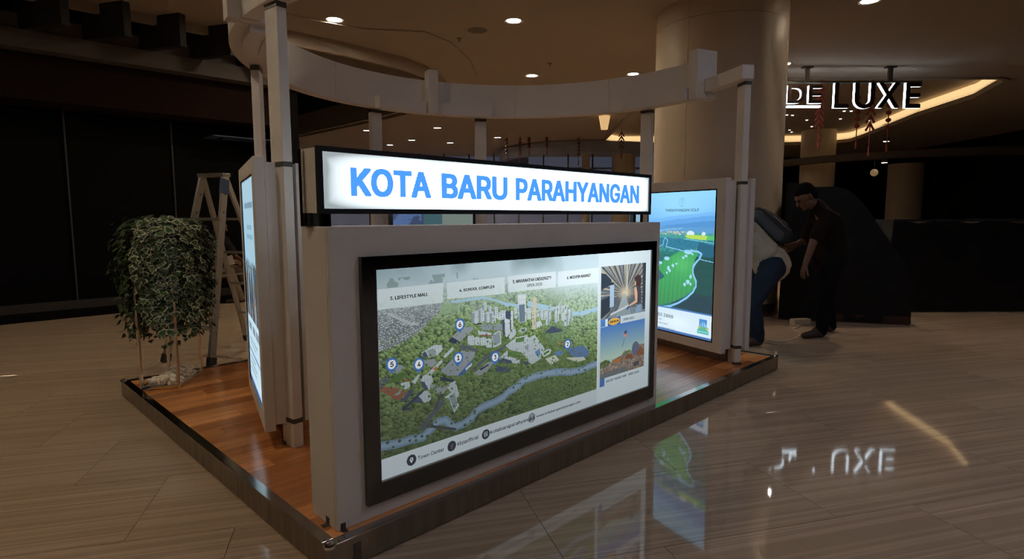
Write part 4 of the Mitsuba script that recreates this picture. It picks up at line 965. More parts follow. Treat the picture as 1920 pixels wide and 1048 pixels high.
def lit_box(parent, F, paint, name, label=None, weight=1.0, dims=None):
    """A framed light box; F: x along the wall as read from its front (left to right), y into the wall, z up."""
    L, z0, z1, a0, a1, b0, b1, th = dims or (BOX_L, BOX_Z0, BOX_Z1, BOX_L - PR_S1, BOX_L - PR_S0, PR_Z0, PR_Z1, 0.052)
    f = cat(bx(0, a0, 0, th, z0, z1, 0.004), bx(a1, L, 0, th, z0, z1, 0.004), bx(a0 - 0.004, a1 + 0.004, 0, th, z0, b0, 0.003), bx(a0 - 0.004, a1 + 0.004, 0, th, b1, z1, 0.003), bx(a0, a1, 0.012, th, b0, b1))
    bk = put(parent, "light_box", moved(f, F), "m_white")
    e = 0.009
    put(bk, "inner_frame", moved(cat(bx(a0, a0 + e, 0.001, 0.011, b0, b1), bx(a1 - e, a1, 0.001, 0.011, b0, b1), bx(a0 + e, a1 - e, 0.001, 0.011, b0, b0 + e), bx(a0 + e, a1 - e, 0.001, 0.011, b1 - e, b1)), F), "m_frame")
    m, c = paint.mesh(a1 - a0 - 2 * e, b1 - b0 - 2 * e, 1.0)
    t0 = F @ frame((a0 + e, 0.0085, b0 + e), (1, 0, 0), (0, 0, 1), (0, -1, 0))
    put(bk, name, moved(m, t0), "m_print", label=label, color=c, emitter=emit_print(weight))
    return bk, t0, a1 - a0 - 2 * e, b1 - b0 - 2 * e


# the golf print
G = json.loads(GOLF)
Q = Print(190, 290, 0.76 / 1.176)
U, V = Q.u, Q.v
a = np.clip(V / 0.28, 0, 1)[..., None]
Q.c = (np.array((142, 208, 244)) * (1 - a) + np.array((104, 172, 236)) * a) / 255
Q.fill(np.exp(-(((U - 0.5) / 0.45) ** 2 + ((V - 0.09) / 0.12) ** 2)) * 0.6, (158, 222, 252))
hz = Q.fbm(5, 4, 1)
for base, amp, c in ((0.165, 0.05, (112, 178, 240)), (0.19, 0.05, (90, 158, 222)), (0.225, 0.035, (76, 142, 200))):
    Q.fill((V > base + amp * (hz - 0.5) - 0.05 * (U - 0.5)) & (V < 0.33), c, 0.75)
n1, n2 = Q.fbm(44, 66, 2), Q.fbm(90, 130, 3, 3)
g0 = V > 0.275 + 0.006 * np.sin(U * 9)
Q.fill(g0, (62, 148, 150))
Q.fill(g0 * (V > 0.33), (40, 118, 132))
Q.fill(g0 * (n1 > 0.5) * 0.5, (86, 176, 160))
Q.rect(0, 0.245, 1, 0.285, (96, 158, 206), 0.7)
Q.fill(((V > 0.270) & (V < 0.300) & (n2 > 0.52) & (U < 0.6)) * 0.8, (214, 200, 178))
Q.line([(0.16, 0.275), (0.3, 0.262), (0.5, 0.255), (0.54, 0.25)], 0.010, (140, 200, 240), 0.8)
Q.poly(G["trees1"], (46, 126, 160), 0.85)
Q.fill(Q.mask(G["trees1"]) * (n2 > 0.55) * 0.5, (34, 98, 120))
Q.disc(0.66, 0.288, 0.055, 0.020, (226, 238, 246), 0.9)
Q.disc(0.845, 0.287, 0.026, 0.014, (216, 234, 244), 0.9)
Q.poly(G["yellow"], (176, 214, 92))
Q.poly(G["yg"], (86, 190, 110), 0.9)
Q.poly(G["dark"], (34, 96, 124), 0.95)
Q.fill((V > 0.42) & (U < 0.55), (38, 118, 112), 0.85)
Q.fill(((V > 0.44) & (U > 0.70) & (V < 0.84)), (30, 82, 80), 0.95)
Q.poly(G["dark2"], (32, 84, 82), 0.95)
Q.fill((V > 0.44) * (n2 > 0.56) * 0.35, (24, 64, 66))
Q.fill(((V > 0.70) & (U > 0.40) & (V < 0.84)) * 0.5, (44, 56, 82))
Q.fill(((V > 0.52) & (V < 0.66) & (U < 0.28)) * 0.7, (36, 96, 108))
fm = Q.mask(G["fair"])
Q.fill(fm, (58, 158, 96))
Q.fill(fm * np.clip((V - 0.62) * 5, 0, 1) * 0.55, (52, 116, 82))
Q.fill(fm * (np.sin(U * 95 + V * 12) > 0.1) * 0.28, (84, 184, 98))
Q.fill(fm * np.exp(-(((U - 0.55) / 0.16) ** 2 + ((V - 0.50) / 0.07) ** 2)) * 0.6, (96, 200, 120))
for k, w in (("path", 0.022), ("path2", 0.008), ("path3", 0.010)):
    Q.line(G[k], w, (132, 196, 236))
Q.line([(0.57, 0.325), (0.78, 0.335), (1.0, 0.348)], 0.010, (128, 206, 216), 0.8)
for u, v, ru, rv in G["bunk"]:
    Q.disc(u, v, ru * 0.85, rv * 0.85, (158, 214, 240))
Q.rect(0, 0.822, 1, 0.836, (74, 122, 186))
Q.rect(0, 0.832, 1, 1, (206, 228, 240))
Q.fill(np.exp(-(((U - 0.5) / 0.2) ** 2 + ((V - 0.92) / 0.05) ** 2)) * 0.7, (226, 244, 250))
Q.rect(0, 0.984, 1, 1, (66, 112, 172))
Q.poly([(0.825, 0.862), (0.928, 0.862), (0.926, 0.935), (0.824, 0.935)], (70, 138, 206))
for x in (0.838, 0.862, 0.888, 0.91):
    Q.rect(x, 0.880 + 0.02 * abs(x - 0.875) * 20, x + 0.012, 0.93, (150, 200, 232))
Q.poly([(0.81, 0.915), (0.95, 0.915), (0.945, 0.942), (0.805, 0.942)], (92, 178, 150))
Q.disc(0.82, 0.922, 0.016, 0.008, (206, 196, 92)); Q.disc(0.94, 0.925, 0.016, 0.008, (206, 196, 92))
Q.poly([(0.794, 0.938), (0.958, 0.938), (0.956, 0.963), (0.796, 0.963)], (74, 176, 172))
Q.line([(0.80, 0.95), (0.95, 0.95)], 0.006, (140, 214, 212))
u, v = G["ring"][0]
for k in range(40):
    a0, a1 = k / 40 * 6.2832, (k + 1) / 40 * 6.2832
    Q.line([(u + 0.045 * math.cos(a0), v + 0.029 * math.sin(a0)), (u + 0.045 * math.cos(a1), v + 0.029 * math.sin(a1))], 0.0045, (110, 166, 200))
Q.line([(u, v - 0.01), (u, v + 0.026)], 0.006, (110, 166, 200)); Q.line([(u - 0.018, v - 0.006), (u, v + 0.006), (u + 0.018, v - 0.006)], 0.004, (120, 176, 208)); Q.line([(u - 0.026, v - 0.012), (u, v - 0.022), (u + 0.026, v - 0.012)], 0.004, (120, 176, 208))
Q.line([(0.46, 0.158), (0.56, 0.158)], 0.002, (110, 166, 200))
Q.c *= 1.04

# the left print, seen almost edge-on: pale sky, dark figures, white foot with dark lines
LP = Print(150, 232, 0.76 / 1.176)
U, V = LP.u, LP.v
LP.c[:] = np.array((158, 198, 218)) / 255
LP.fill(np.clip(1 - V * 2.2, 0, 1) * 0.4, (178, 210, 222))
nn = LP.fbm(14, 9, 4)
LP.fill((V > 0.40) & (V < 0.66), (128, 158, 168), 0.7)
LP.fill(((V > 0.36 + 0.2 * (nn - 0.5)) & (V < 0.66) & (nn > 0.52)) * 0.75, (52, 70, 82))
LP.fill(((V > 0.44) & (V < 0.66) & (LP.fbm(30, 20, 8) > 0.56)) * 0.7, (150, 110, 88))
for u in (0.12, 0.34, 0.52, 0.80):
    LP.poly([(u - 0.05, 0.66), (u - 0.04, 0.45), (u, 0.40), (u + 0.04, 0.45), (u + 0.06, 0.66)], (44, 58, 76), 0.85)
    LP.disc(u, 0.40, 0.03, 0.022, (72, 56, 52))
LP.rect(0, 0.66, 1, 1, (190, 222, 238))
LP.rect(0, 0.832, 1, 0.842, (70, 106, 150)); LP.rect(0, 0.985, 1, 1, (80, 116, 160))
for v, h, u0, u1, c in ((0.115, 0.026, 0.16, 0.84, (84, 116, 138)), (0.215, 0.022, 0.3, 0.7, (112, 158, 182)), (0.26, 0.022, 0.25, 0.75, (112, 158, 182)), (0.71, 0.036, 0.08, 0.30, (52, 70, 92)), (0.71, 0.036, 0.38, 0.60, (52, 70, 92)), (0.71, 0.036, 0.66, 0.90, (52, 70, 92)), (0.775, 0.010, 0.1, 0.7, (110, 140, 160)), (0.80, 0.010, 0.1, 0.6, (110, 140, 160)), (0.87, 0.012, 0.1, 0.5, (110, 140, 160)), (0.90, 0.012, 0.1, 0.6, (110, 140, 160)), (0.93, 0.012, 0.1, 0.55, (110, 140, 160))):
    LP.fill(((V > v - h / 2) & (V < v + h / 2) & (U > u0) & (U < u1) & (np.sin(U * 160) > -0.5)) * 0.9, c)
UNSEEN_PRINT = Print(60, 90, 0.76 / 1.176)
a = UNSEEN_PRINT.v[..., None]
UNSEEN_PRINT.c = (np.array((150, 196, 226)) * (1 - a) + np.array((168, 190, 206)) * a) / 255
UNSEEN_PRINT.rect(0, 0.55, 1, 0.8, (92, 140, 120)); UNSEEN_PRINT.rect(0, 0.8, 1, 1, (196, 214, 226))


def display_wall(origin, front, back, label, front_label, core_s=(0.080, 0.935)):
    t = thing("display_wall", label, "display stand")
    o = np.array([origin[0], origin[1], 0.0])
    F = frame(o, TS, TW)                                # x: back along the wall, y: into it
    put(t, "core_panel", moved(bx(core_s[0], core_s[1], 0.132, 0.192, PZ, 1.520, 0.002), F), "m_white")
    put(t, "kick_plate", moved(bx(core_s[0] - 0.002, core_s[1] + 0.002, 0.130, 0.194, PZ + 0.001, 0.236), F), "m_steel")
    put(t, "spacer_panel", moved(bx(0.020, 0.93, 0.0535, 0.131, 0.225, 1.520, 0.002), F), "m_white")
    put(t, "spacer_panel", moved(bx(0.020, 0.93, 0.193, 0.265, 0.225, 1.520, 0.002), F), "m_white")
    # read from its front, left is at the far end
    FF = frame(o + TS * BOX_L, -TS, TW)
    r = lit_box(t, FF, front, "poster", front_label, 1.6)
    FB = frame(o + TW * 0.318, TS, -TW)
    lit_box(t, FB, back, "poster", None, 0.6)  # back poster out of view, plain lit picture that lights the booth inside
    return r


lit = display_wall((0.206, 1.022), LP, UNSEEN_PRINT, "white display wall at the platform's left side with a pale lit poster seen edge-on", "pale blue lit poster with dark figures", (0.080, 1.03))
bk, tg, gw, gh = display_wall((3.371, 0.198), Q, UNSEEN_PRINT, "white display wall at the platform's right side with a lit golf course poster", "lit poster of a green golf course")
for s, u0, v0, u1, cap, col in G["text"]:
    on_print(bk, tg, gw, gh, s, u0 + 0.008, v0, u1, cap, {"ink": "m_ink", "slate": "m_slateink", "grey": "m_greyink"}[col])

# back wall between the two rear pillars, with a dim screen
c0, c1 = np.array([1.998, 2.804, 0]), np.array([2.989, 2.517, 0])
ex = (c1 - c0) / np.linalg.norm(c1 - c0)
ey = np.array([-ex[1], ex[0], 0])
FBK = frame(c0, ex, ey)
Lb = np.linalg.norm(c1 - c0)
t = thing("display_wall", "white low display wall at the back of the booth behind the counter", "display stand")
put(t, "core_panel", moved(bx(0.068, Lb - 0.068, -0.03, 0.03, PZ, 1.520, 0.002), FBK), "m_white")
put(t, "kick_plate", moved(bx(0.068, Lb - 0.068, -0.032, 0.032, PZ + 0.001, 0.236), FBK), "m_steel")
VP = Print(90, 50, 1.0)
VP.c[:] = np.array((44, 62, 84)) / 255
VP.rect(0.0, 0, 0.34, 1, (72, 98, 142)); VP.fill((VP.fbm(7, 4, 2) > 0.55) & (VP.u < 0.34), (52, 66, 96))
VP.rect(0.36, 0, 0.60, 1, (56, 88, 96)); VP.rect(0.60, 0, 1, 1, (108, 122, 116))
t = thing("display_screen", "dim wide screen on the back display wall, glimpsed between the counter and the sign", "screen")
put(t, "bezel", moved(cat(bx(0.09, Lb - 0.09, -0.064, -0.031, 1.14, 1.62, 0.003)), FBK), "m_frame")
m, c = VP.mesh(Lb - 0.24, 0.40)
put(t, "picture", moved(m, FBK @ frame((0.12, -0.0650, 1.185), (1, 0, 0), (0, 0, 1), (0, -1, 0))), "m_print", color=c, emitter=emit_print(0.2))

# ================================================================== ladder
rng = np.random.default_rng(7)
lad = thing("stepladder", "bare aluminium stepladder standing behind the ivy plant, left of the pale poster", "ladder")
fl, frt = np.array([0.507, 3.896, 0.0]), np.array([0.738, 3.45, 0.0])
mid = (fl + frt) / 2
ax = (frt - fl) / np.linalg.norm(frt - fl)
out = np.array([-ax[1], ax[0], 0])                       # towards the rear legs
if out @ np.array([0.446, 0.23, 0]) < 0:
    out = -out
tw, zt = 0.125, 1.625
tl, tr = mid + out * 0.40 - ax * tw, mid + out * 0.40 + ax * tw
tl[2] = tr[2] = zt
bl, br = fl + out * 0.98, frt + out * 0.98
for a, b in ((fl, tl), (frt, tr)):
    k = put(lad, "front_rail", bar(a + (b - a) * 0.03, b, 0.028, 0.068, out, 0.003), "m_alu")
    put(k, "rubber_foot", bar(a, a + (b - a) * 0.045, 0.040, 0.082, out, 0.004), "m_blackplastic")
    for f in (0.80, 0.90):
        put(k, "rivet", moved(trimesh.creation.cylinder(radius=0.008, height=0.034, sections=8), frame(a + (b - a) * f, out, (0, 0, 1), ax)), "m_band")
for a, b in ((bl, tl), (br, tr)):
    k = put(lad, "rear_rail", bar(a + (b - a) * 0.03, b - (b - a) * 0.01, 0.024, 0.050, out, 0.003), "m_alu")
    put(k, "rubber_foot", bar(a, a + (b - a) * 0.04, 0.034, 0.060, out, 0.004), "m_blackplastic")
for f in (0.19, 0.38, 0.57, 0.765):
    put(lad, "step", bar(fl + (tl - fl) * f, frt + (tr - frt) * f, 0.072, 0.026, (0, 0, 1), 0.003), "m_alu")
for f in (0.19, 0.38, 0.57, 0.765):
    put(lad, "rear_rung", bar(bl + (tl - bl) * f, br + (tr - br) * f, 0.020, 0.024, (0, 0, 1), 0.003), "m_alu")
put(lad, "top_cap", bar(tl - ax * 0.02 + (0, 0, 0.008), tr + ax * 0.02 + (0, 0, 0.008), 0.095, 0.030, (0, 0, 1), 0.004), "m_alu")
put(lad, "blue_tape", bar(tr + (frt - tr) * 0.02, tr + (frt - tr) * 0.10, 0.034, 0.076, out), "m_tape", label="wrap of blue tape")
for s, (a, b, c, d) in enumerate(((fl, tl, bl, tl), (frt, tr, br, tr))):
    put(lad, "spreader", bar(a + (b - a) * 0.46, c + (d - c) * 0.46, 0.005, 0.018, (0, 0, 1)), "m_alu")

# ================================================================== ivy on a chrome stand with a tray of pebbles
A, B, C4, D4 = (np.array(q) for q in ((0.045, 2.640), (0.232, 2.512), (0.480, 2.850), (0.300, 2.975)))
std = thing("plant_stand", "slim chrome four-legged plant stand on the platform's back left corner", "plant stand")
crn = [np.array([*q, PZ]) for q in (A, B, C4, D4)]
for q in crn:
    put(std, "leg", bar(q, q + (0, 0, 0.92), 0.018, 0.018, (1, 0.6, 0), 0.002), "m_chrome")
for i in range(4):
    a, b = crn[i], crn[(i + 1) % 4]
    put(std, "base_rail", bar(a + (0, 0, 0.012), b + (0, 0, 0.012), 0.016, 0.022, (0, 0, 1), 0.002), "m_chrome")
    put(std, "top_rail", bar(a + (0, 0, 0.91), b + (0, 0, 0.91), 0.016, 0.020, (0, 0, 1), 0.002), "m_chrome")
put(std, "tray_floor", extrude(Polygon([A, B, C4, D4]).buffer(-0.009), PZ + 0.002, PZ + 0.014), "m_pebble")
cen = (A + B + C4 + D4) / 4
put(std, "planter", moved(lathe([(0.0001, 0), (0.10, 0), (0.135, 0.17), (0.125, 0.17), (0.118, 0.15), (0.0001, 0.15)], 24), frame((cen[0], cen[1], PZ + 0.92), (1, 0, 0), (0, 1, 0))), "m_blackplastic", 40)
peb = []
for k in range(3):
    m = trimesh.creation.icosphere(1, 1.0)
    m.vertices *= 1 + 0.30 * (meshkit.noise(m.vertices * 1.4 + 10 * k, k)[:, None] - 0.5)
    m.vertices *= (0.027, 0.021, 0.015)
    peb.append(mikit.ply(m, "m_pebble", True))
quad = Polygon([A, B, C4, D4]).buffer(-0.030)
from shapely.geometry import Point
got = []
x0, y0, x1, y1 = quad.bounds
while len(got) < 150:
    q = (rng.uniform(x0, x1), rng.uniform(y0, y1))
    if quad.contains(Point(q)):
        n = sum(1 for g in got if math.hypot(g[0] - q[0], g[1] - q[1]) < 0.034)
        got.append((q[0], q[1]))
        if n > 3:
            got.pop()
            if rng.random() < 0.02:
                break
for i, (x, y) in enumerate(got):
    dist = quad.exterior.distance(Point(x, y))
    lay = sum(1 for g in got[:i] if math.hypot(g[0] - x, g[1] - y) < 0.030)
    z = PZ + 0.024 + min(lay, 3) * 0.010 + min(dist, 0.06) * 0.14
    a, b = rng.uniform(0, 6.28), rng.uniform(-0.35, 0.35)
    m = trimesh.transformations.euler_matrix(b, rng.uniform(-0.3, 0.3), a)
    m[:3, :3] *= rng.uniform(0.85, 1.2)
    m[:3, 3] = (x, y, z)
    key = numbered("pebble")
    scene[key] = {**peb[i % 3], "to_world": T(m.tolist())}
    labels[key] = {"label": "pale smooth pebble in the chrome plant stand's tray", "category": "pebble", "group": "pale pebbles in the plant stand's tray"}

ivy = thing("ivy_plant", "dense trailing ivy with white-edged leaves spilling over the chrome stand", "plant")
LEAF = [(0, -0.55), (0.42, -0.62), (0.95, -0.18), (0.48, 0.10), (0.52, 0.52), (0.20, 0.42), (0, 1.0), (-0.20, 0.42), (-0.52, 0.52), (-0.48, 0.10), (-0.95, -0.18), (-0.42, -0.62)]


def leaf_mesh(edge, core, cup):
    o = np.array(LEAF)
    n = len(o)
    v = np.vstack([[[0, 0, 0.06]], np.c_[o * 0.60, 0.06 - cup * 0.4 * np.linalg.norm(o, axis=1) ** 2], np.c_[o * 0.80, 0.04 - cup * 0.7 * np.linalg.norm(o, axis=1) ** 2], np.c_[o, -cup * np.linalg.norm(o, axis=1) ** 2]])
    f = []
    for i in range(n):
        j = (i + 1) % n
        f += [[0, 1 + i, 1 + j]]
        for r in (0, 1):
            a, b = 1 + r * n, 1 + (r + 1) * n
            f += [[a + i, b + i, b + j], [a + i, b + j, a + j]]
    col = np.vstack([[core], np.tile(core, (n, 1)), np.tile(0.65 * np.array(core) + 0.35 * np.array(edge), (n, 1)), np.tile(edge, (n, 1))])
    return trimesh.Trimesh(v, f, process=False), col


VAR = [leaf_mesh((0.82, 0.80, 0.62), (0.050, 0.105, 0.042), 0.10), leaf_mesh((0.74, 0.73, 0.56), (0.040, 0.085, 0.036), 0.20), leaf_mesh((0.66, 0.68, 0.48), (0.060, 0.120, 0.050), 0.05)]
PLAIN = [leaf_mesh((0.050, 0.085, 0.034), (0.030, 0.058, 0.024), 0.15), leaf_mesh((0.070, 0.105, 0.045), (0.036, 0.070, 0.030), 0.05)]
c0 = np.array([cen[0] - 0.01, cen[1] - 0.01])
tocam = (EYE[:2] - c0) / np.linalg.norm(EYE[:2] - c0)
side = np.array([-tocam[1], tocam[0]])                    # to the left of the plant as the visitor sees it, reversed sign below
front, rest_v, rest_f, rest_c, at = [], [], [], [], 0
strands = []
for s in range(150):
    az = rng.uniform(0, 2 * np.pi)
    rmax = rng.uniform(0.15, 0.255) * (1 + 0.10 * math.cos(2 * az))
    zend = rng.uniform(0.48, 0.82) if rng.random() < 0.75 else rng.uniform(0.40, 0.52)
    dirv = np.array([math.cos(az), math.sin(az)])
    n = 26
    pts = []
    for k in range(n):
        f = k / (n - 1)
        if f < 0.4:
            g = f / 0.4
            r = rmax * math.sin(g * math.pi / 2) * 1.0
            z = 1.14 + 0.08 * math.sin(g * math.pi) + 0.02 - 0.10 * g * g
        else:
            g = (f - 0.4) / 0.6
            r = rmax * (1 - 0.10 * g) + 0.02 * math.sin(g * 9 + s)
            z = 1.06 - (1.06 - zend) * g
        pts.append([c0[0] + dirv[0] * r + 0.012 * math.sin(k * 1.3 + s), c0[1] + dirv[1] * r + 0.012 * math.cos(k * 1.7 + s * 2), z])
    strands.append((dirv, np.array(pts)))
put(ivy, "stems", cat(*[tube(p[::2], 0.003, 4) for _, p in strands]), "m_stem", kind="stuff")
allv = []
for dirv, p in strands:
    facing = float(dirv @ tocam)
    lateral = float(dirv @ side)
    for k in range(1, len(p)):
        for rep in range(2):
            q = p[k] + rng.normal(0, 0.016, 3) + np.array([*(dirv * rng.uniform(0.0, 0.03)), 0])
            nrm = np.array([*(dirv * 1.0), 0.45 + (0.8 if k < 10 else 0.0)]) + rng.normal(0, 0.32, 3)
            nrm /= np.linalg.norm(nrm)
            tip = np.array([*(dirv * 0.25), -1.0]) + rng.normal(0, 0.35, 3)
            tip -= nrm * (tip @ nrm)
            tip /= np.linalg.norm(tip)
            allv.append((facing, lateral, q, nrm, tip, rng.uniform(0.8, 1.2), rng.random()))
centre_zone = [a for a in allv if a[0] > 0.80]
rng.shuffle(centre_zone)
sel = set(id(a) for a in sorted(centre_zone, key=lambda a: -a[0])[:600:2][:300])
vply = [mikit.ply(m, "m_leaf", False, color=c) for m, c in VAR]


def leaf_frame(a, size):
    x = np.cross(a[4], a[3])
    m = frame(a[2], x * size, a[4] * size, a[3] * size)
    return m


for a in allv:
    if id(a) in sel:
        put(ivy, "leaf", vply[int(a[6] * 3) % 3], None, to_world=T(leaf_frame(a, 0.036 * a[5]).tolist()))
    else:
        m, c = (VAR if (a[0] > 0.62 and a[6] < 0.6) else PLAIN)[int(a[6] * 97) % 2]
        mm = leaf_frame(a, (0.030 if m is VAR[0][0] or m is VAR[1][0] else 0.024) * a[5])
        v = m.vertices @ mm[:3, :3].T + mm[:3, 3]
        rest_v.append(v); rest_f.append(m.faces + at); rest_c.append(c); at += len(v)
put(ivy, "small_leaves", trimesh.Trimesh(np.vstack(rest_v), np.vstack(rest_f), process=False), "m_leaf", kind="stuff", color=np.vstack(rest_c))

# ================================================================== black covered kiosk and counter on the right
def cover(lat0, lat1, d0, d1, ztop, seed, slope=0.0, lean=0.0, back=0.0):
    """A cloth over a hidden frame: front, top and ends in one sheet with folds and a little thickness."""
    nu, nv = 110, 60
    U, V = np.meshgrid(np.linspace(0, 1, nu), np.linspace(0, 1, nv))
    per = np.array([[lat0 + back, d1], [lat0, d0], [lat1, d0 - lean], [lat1 + 0.05, d1]])
    seg = np.linalg.norm(np.diff(per, axis=0), axis=1)
    s = np.concatenate([[0], np.cumsum(seg)]) / seg.sum()
    X, Y = np.interp(U, s, per[:, 0]), np.interp(U, s, per[:, 1])
    top = ztop - slope * np.clip((X - lat0 - 0.45) / (lat1 - lat0 - 0.45), 0, 1) ** 1.6 + 0.03 * np.sin(X * 9 + seed)
    Z = top * (1 - V)
    fold = meshkit.fbm(np.stack([U * 26, V * 2.2, 0 * U + seed], -1), 3, seed) - 0.5
    nx, ny = (X - (lat0 + lat1) / 2), (Y - (d0 + d1) / 2)
    nn = np.hypot(nx, ny) + 1e-6
    amp = 0.02 + 0.07 * V
    X, Y = X + fold * amp * nx / nn + 0.05 * V * nx / nn, Y + fold * amp * ny / nn + 0.05 * V * ny / nn
    pts = np.stack([X, Y, Z], -1)
    rim = pts[0]
    topc = np.array([(lat0 + lat1) / 2 - 0.2, (d0 + d1) / 2, ztop + 0.01])
    rings = [rim + (topc - rim) * f for f in (0.12, 0.35, 0.65, 0.95)]
    rings = [np.c_[r[:, :2], np.minimum(r[:, 2], ztop + 0.01) + 0.02 * np.sin(r[:, 0] * 11 + k)] for k, r in enumerate(rings)]
    grid = np.concatenate([np.array(rings[::-1]), pts], 0)
    w = np.array([W(*p) for p in grid.reshape(-1, 3)[:, :2]])
    w[:, 2] = np.maximum(grid.reshape(-1, 3)[:, 2], 0.012)
    H = grid.shape[0]
    i, j = np.meshgrid(np.arange(H - 1), np.arange(nu - 1), indexing="ij")
    a = (i * nu + j).ravel()
    f = np.vstack([np.stack([a, a + nu, a + nu + 1], 1), np.stack([a, a + nu + 1, a + 1], 1)])
    return trimesh.Trimesh(w, f, process=False)


t = thing("covered_kiosk", "tall kiosk wrapped in crumpled black cloth behind the stooping men", "covered kiosk")
put(t, "black_cloth", cover(3.30, 4.62, 7.20, 8.8, 1.63, 3, 1.05, 0.40, 1.05), "m_tarp", 60)
put(t, "plinth", extrude(Polygon(LD([(3.42, 7.12), (4.60, 6.74), (4.75, 8.6), (4.3, 8.6)])), 0.0, 0.10), "m_plinth")
t = thing("covered_counter", "low black-covered counter at the far right beside the tall covered kiosk", "covered counter")
put(t, "black_cloth", cover(4.95, 8.2, 7.7, 9.2, 1.19, 8, 0.0, 0.0), "m_tarp", 60)
put(t, "top_edge", moved(bx(4.95, 8.2, -0.02, 0.02, 1.185, 1.215), frame(W(0, 7.72), RGT, FWD)), "m_frame")

# extension lead on the floor
t = thing("extension_lead", "beige plug socket with a loose looping cable on the floor before the black cloth", "extension cord")
cab = np.array([(5.10, 0.52), (5.08, 0.43), (5.23, 0.36), (5.62, 0.39), (5.85, 0.54), (6.10, 0.56), (6.12, 0.62), (6.20, 0.70), (6.26, 0.64), (6.18, 0.58), (6.14, 0.62), (6.20, 0.66)])
from scipy.interpolate import make_interp_spline
sp = make_interp_spline(np.arange(len(cab)), cab, 3)(np.linspace(0, len(cab) - 1, 90))
put(t, "cable", tube(np.c_[sp, np.full(len(sp), 0.007)], 0.007, 6), "m_plug")
put(t, "socket_box", moved(bx(-0.11, 0.11, -0.045, 0.045, 0.0, 0.07, 0.006), frame(W(3.36, 6.80), (0.83, -0.56, 0), (0.56, 0.83, 0))), "m_plug")

# ================================================================== people
def skin(bones, r_add=0.0, refine=0.022, rounds=10):
    parts = [hull_of((a, ra + r_add), (b, rb + r_add), seg=14) for (a, ra), (b, rb) in bones]
    man = m3.Manifold.batch_boolean(parts, m3.OpType.Add).refine_to_length(refine)
    m = tm(man)
    trimesh.smoothing.filter_taubin(m, lamb=0.5, nu=0.53, iterations=rounds)
    return m


def V3(*a):
    return np.array(a, float)


def hand_bones(wrist, knuckle, down, palm_n, curl=0.5):
    """Palm and five fingers from the wrist towards knuckle; down: fingers' further direction; palm_n: the palm's normal."""
    d = knuckle - wrist
    d /= np.linalg.norm(d)
    n = palm_n - d * (palm_n @ d)
    n /= np.linalg.norm(n)
    s = np.cross(d, n)
    out = []
    for k, L in ((-1.5, 0.062), (-0.5, 0.075), (0.5, 0.078), (1.5, 0.068)):
        base = wrist + d * 0.085 + s * k * 0.020
        j1 = base + (d * 0.9 - n * curl * 0.4) * L * 0.55
        j2 = j1 + (d * (1 - curl) - n * curl) * L * 0.50
        out += [((wrist + s * k * 0.012, 0.017), (base, 0.0115)), ((base, 0.0105), (j1, 0.0095)), ((j1, 0.0095), (j2, 0.008))]
    tb = wrist + d * 0.03 - s * 0.026
    out += [((wrist + d * 0.01, 0.016), (tb, 0.013)), ((tb, 0.0125), (tb + (d * 0.75 - s * 0.55 - n * 0.2) * 0.045, 0.0105)), ((tb + (d * 0.75 - s * 0.55 - n * 0.2) * 0.045, 0.0105), (tb + (d * 1.2 - s * 0.6 - n * 0.4) * 0.065, 0.009))]
    return out


def head_bones(c, fwd, up, s=1.0):
    f = fwd / np.linalg.norm(fwd)
    u = up - f * (up @ f)
    u /= np.linalg.norm(u)
    r = np.cross(f, u)
    P_ = lambda a, b, d: c + (f * a + u * b + r * d) * s  # noqa: E731
    out = [((P_(-0.015, 0.035, 0), 0.082 * s), (P_(0.02, 0.03, 0), 0.078 * s)), ((P_(0.03, 0.02, 0), 0.070 * s), (P_(0.045, -0.075, 0), 0.040 * s)), ((P_(-0.03, 0.0, 0), 0.070 * s), (P_(-0.04, -0.06, 0), 0.052 * s)),
           ((P_(0.098, 0.012, 0), 0.010 * s), (P_(0.118, -0.022, 0), 0.014 * s)), ((P_(0.085, -0.055, 0.012), 0.013 * s), (P_(0.085, -0.055, -0.012), 0.013 * s)), ((P_(0.080, -0.088, 0.0), 0.018 * s), (P_(0.075, -0.082, 0.0), 0.02 * s)),
           ((P_(0.086, 0.035, 0.034), 0.012 * s), (P_(0.086, 0.035, -0.034), 0.012 * s))]
    for e in (-1, 1):
        out.append(((P_(-0.012, 0.02, e * 0.078), 0.015 * s), (P_(-0.016, -0.022, e * 0.076), 0.010 * s)))
    hair = [((P_(-0.03, 0.055, 0), 0.085 * s), (P_(0.012, 0.062, 0), 0.070 * s)), ((P_(-0.045, 0.02, 0), 0.078 * s), (P_(-0.05, -0.03, 0), 0.056 * s))]
    eyes = [P_(0.093, 0.012, e * 0.032) for e in (-1, 1)]
    return out, hair, eyes, s


def shoe(heel, toe, b="m_shoe", w=0.045):
    d = toe - heel
    d[2] = 0
    d /= np.linalg.norm(d)
    L = np.linalg.norm((toe - heel)[:2])
    h0 = V3(heel[0], heel[1], 0)
    pts = [((h0 + V3(0, 0, 0.045), 0.042), (h0 + d * L * 0.35 + V3(0, 0, 0.05), 0.044)), ((h0 + d * L * 0.35 + V3(0, 0, 0.045), 0.042), (h0 + d * L * 0.95 + V3(0, 0, 0.032), 0.030)), ((h0 + V3(0, 0, 0.05), 0.042), (h0 + d * 0.02 + V3(0, 0, 0.10), 0.046))]
    m = skin(pts, 0, 0.02, 4)
    m.vertices[:, 2] = np.maximum(m.vertices[:, 2], 0.003)
    return m


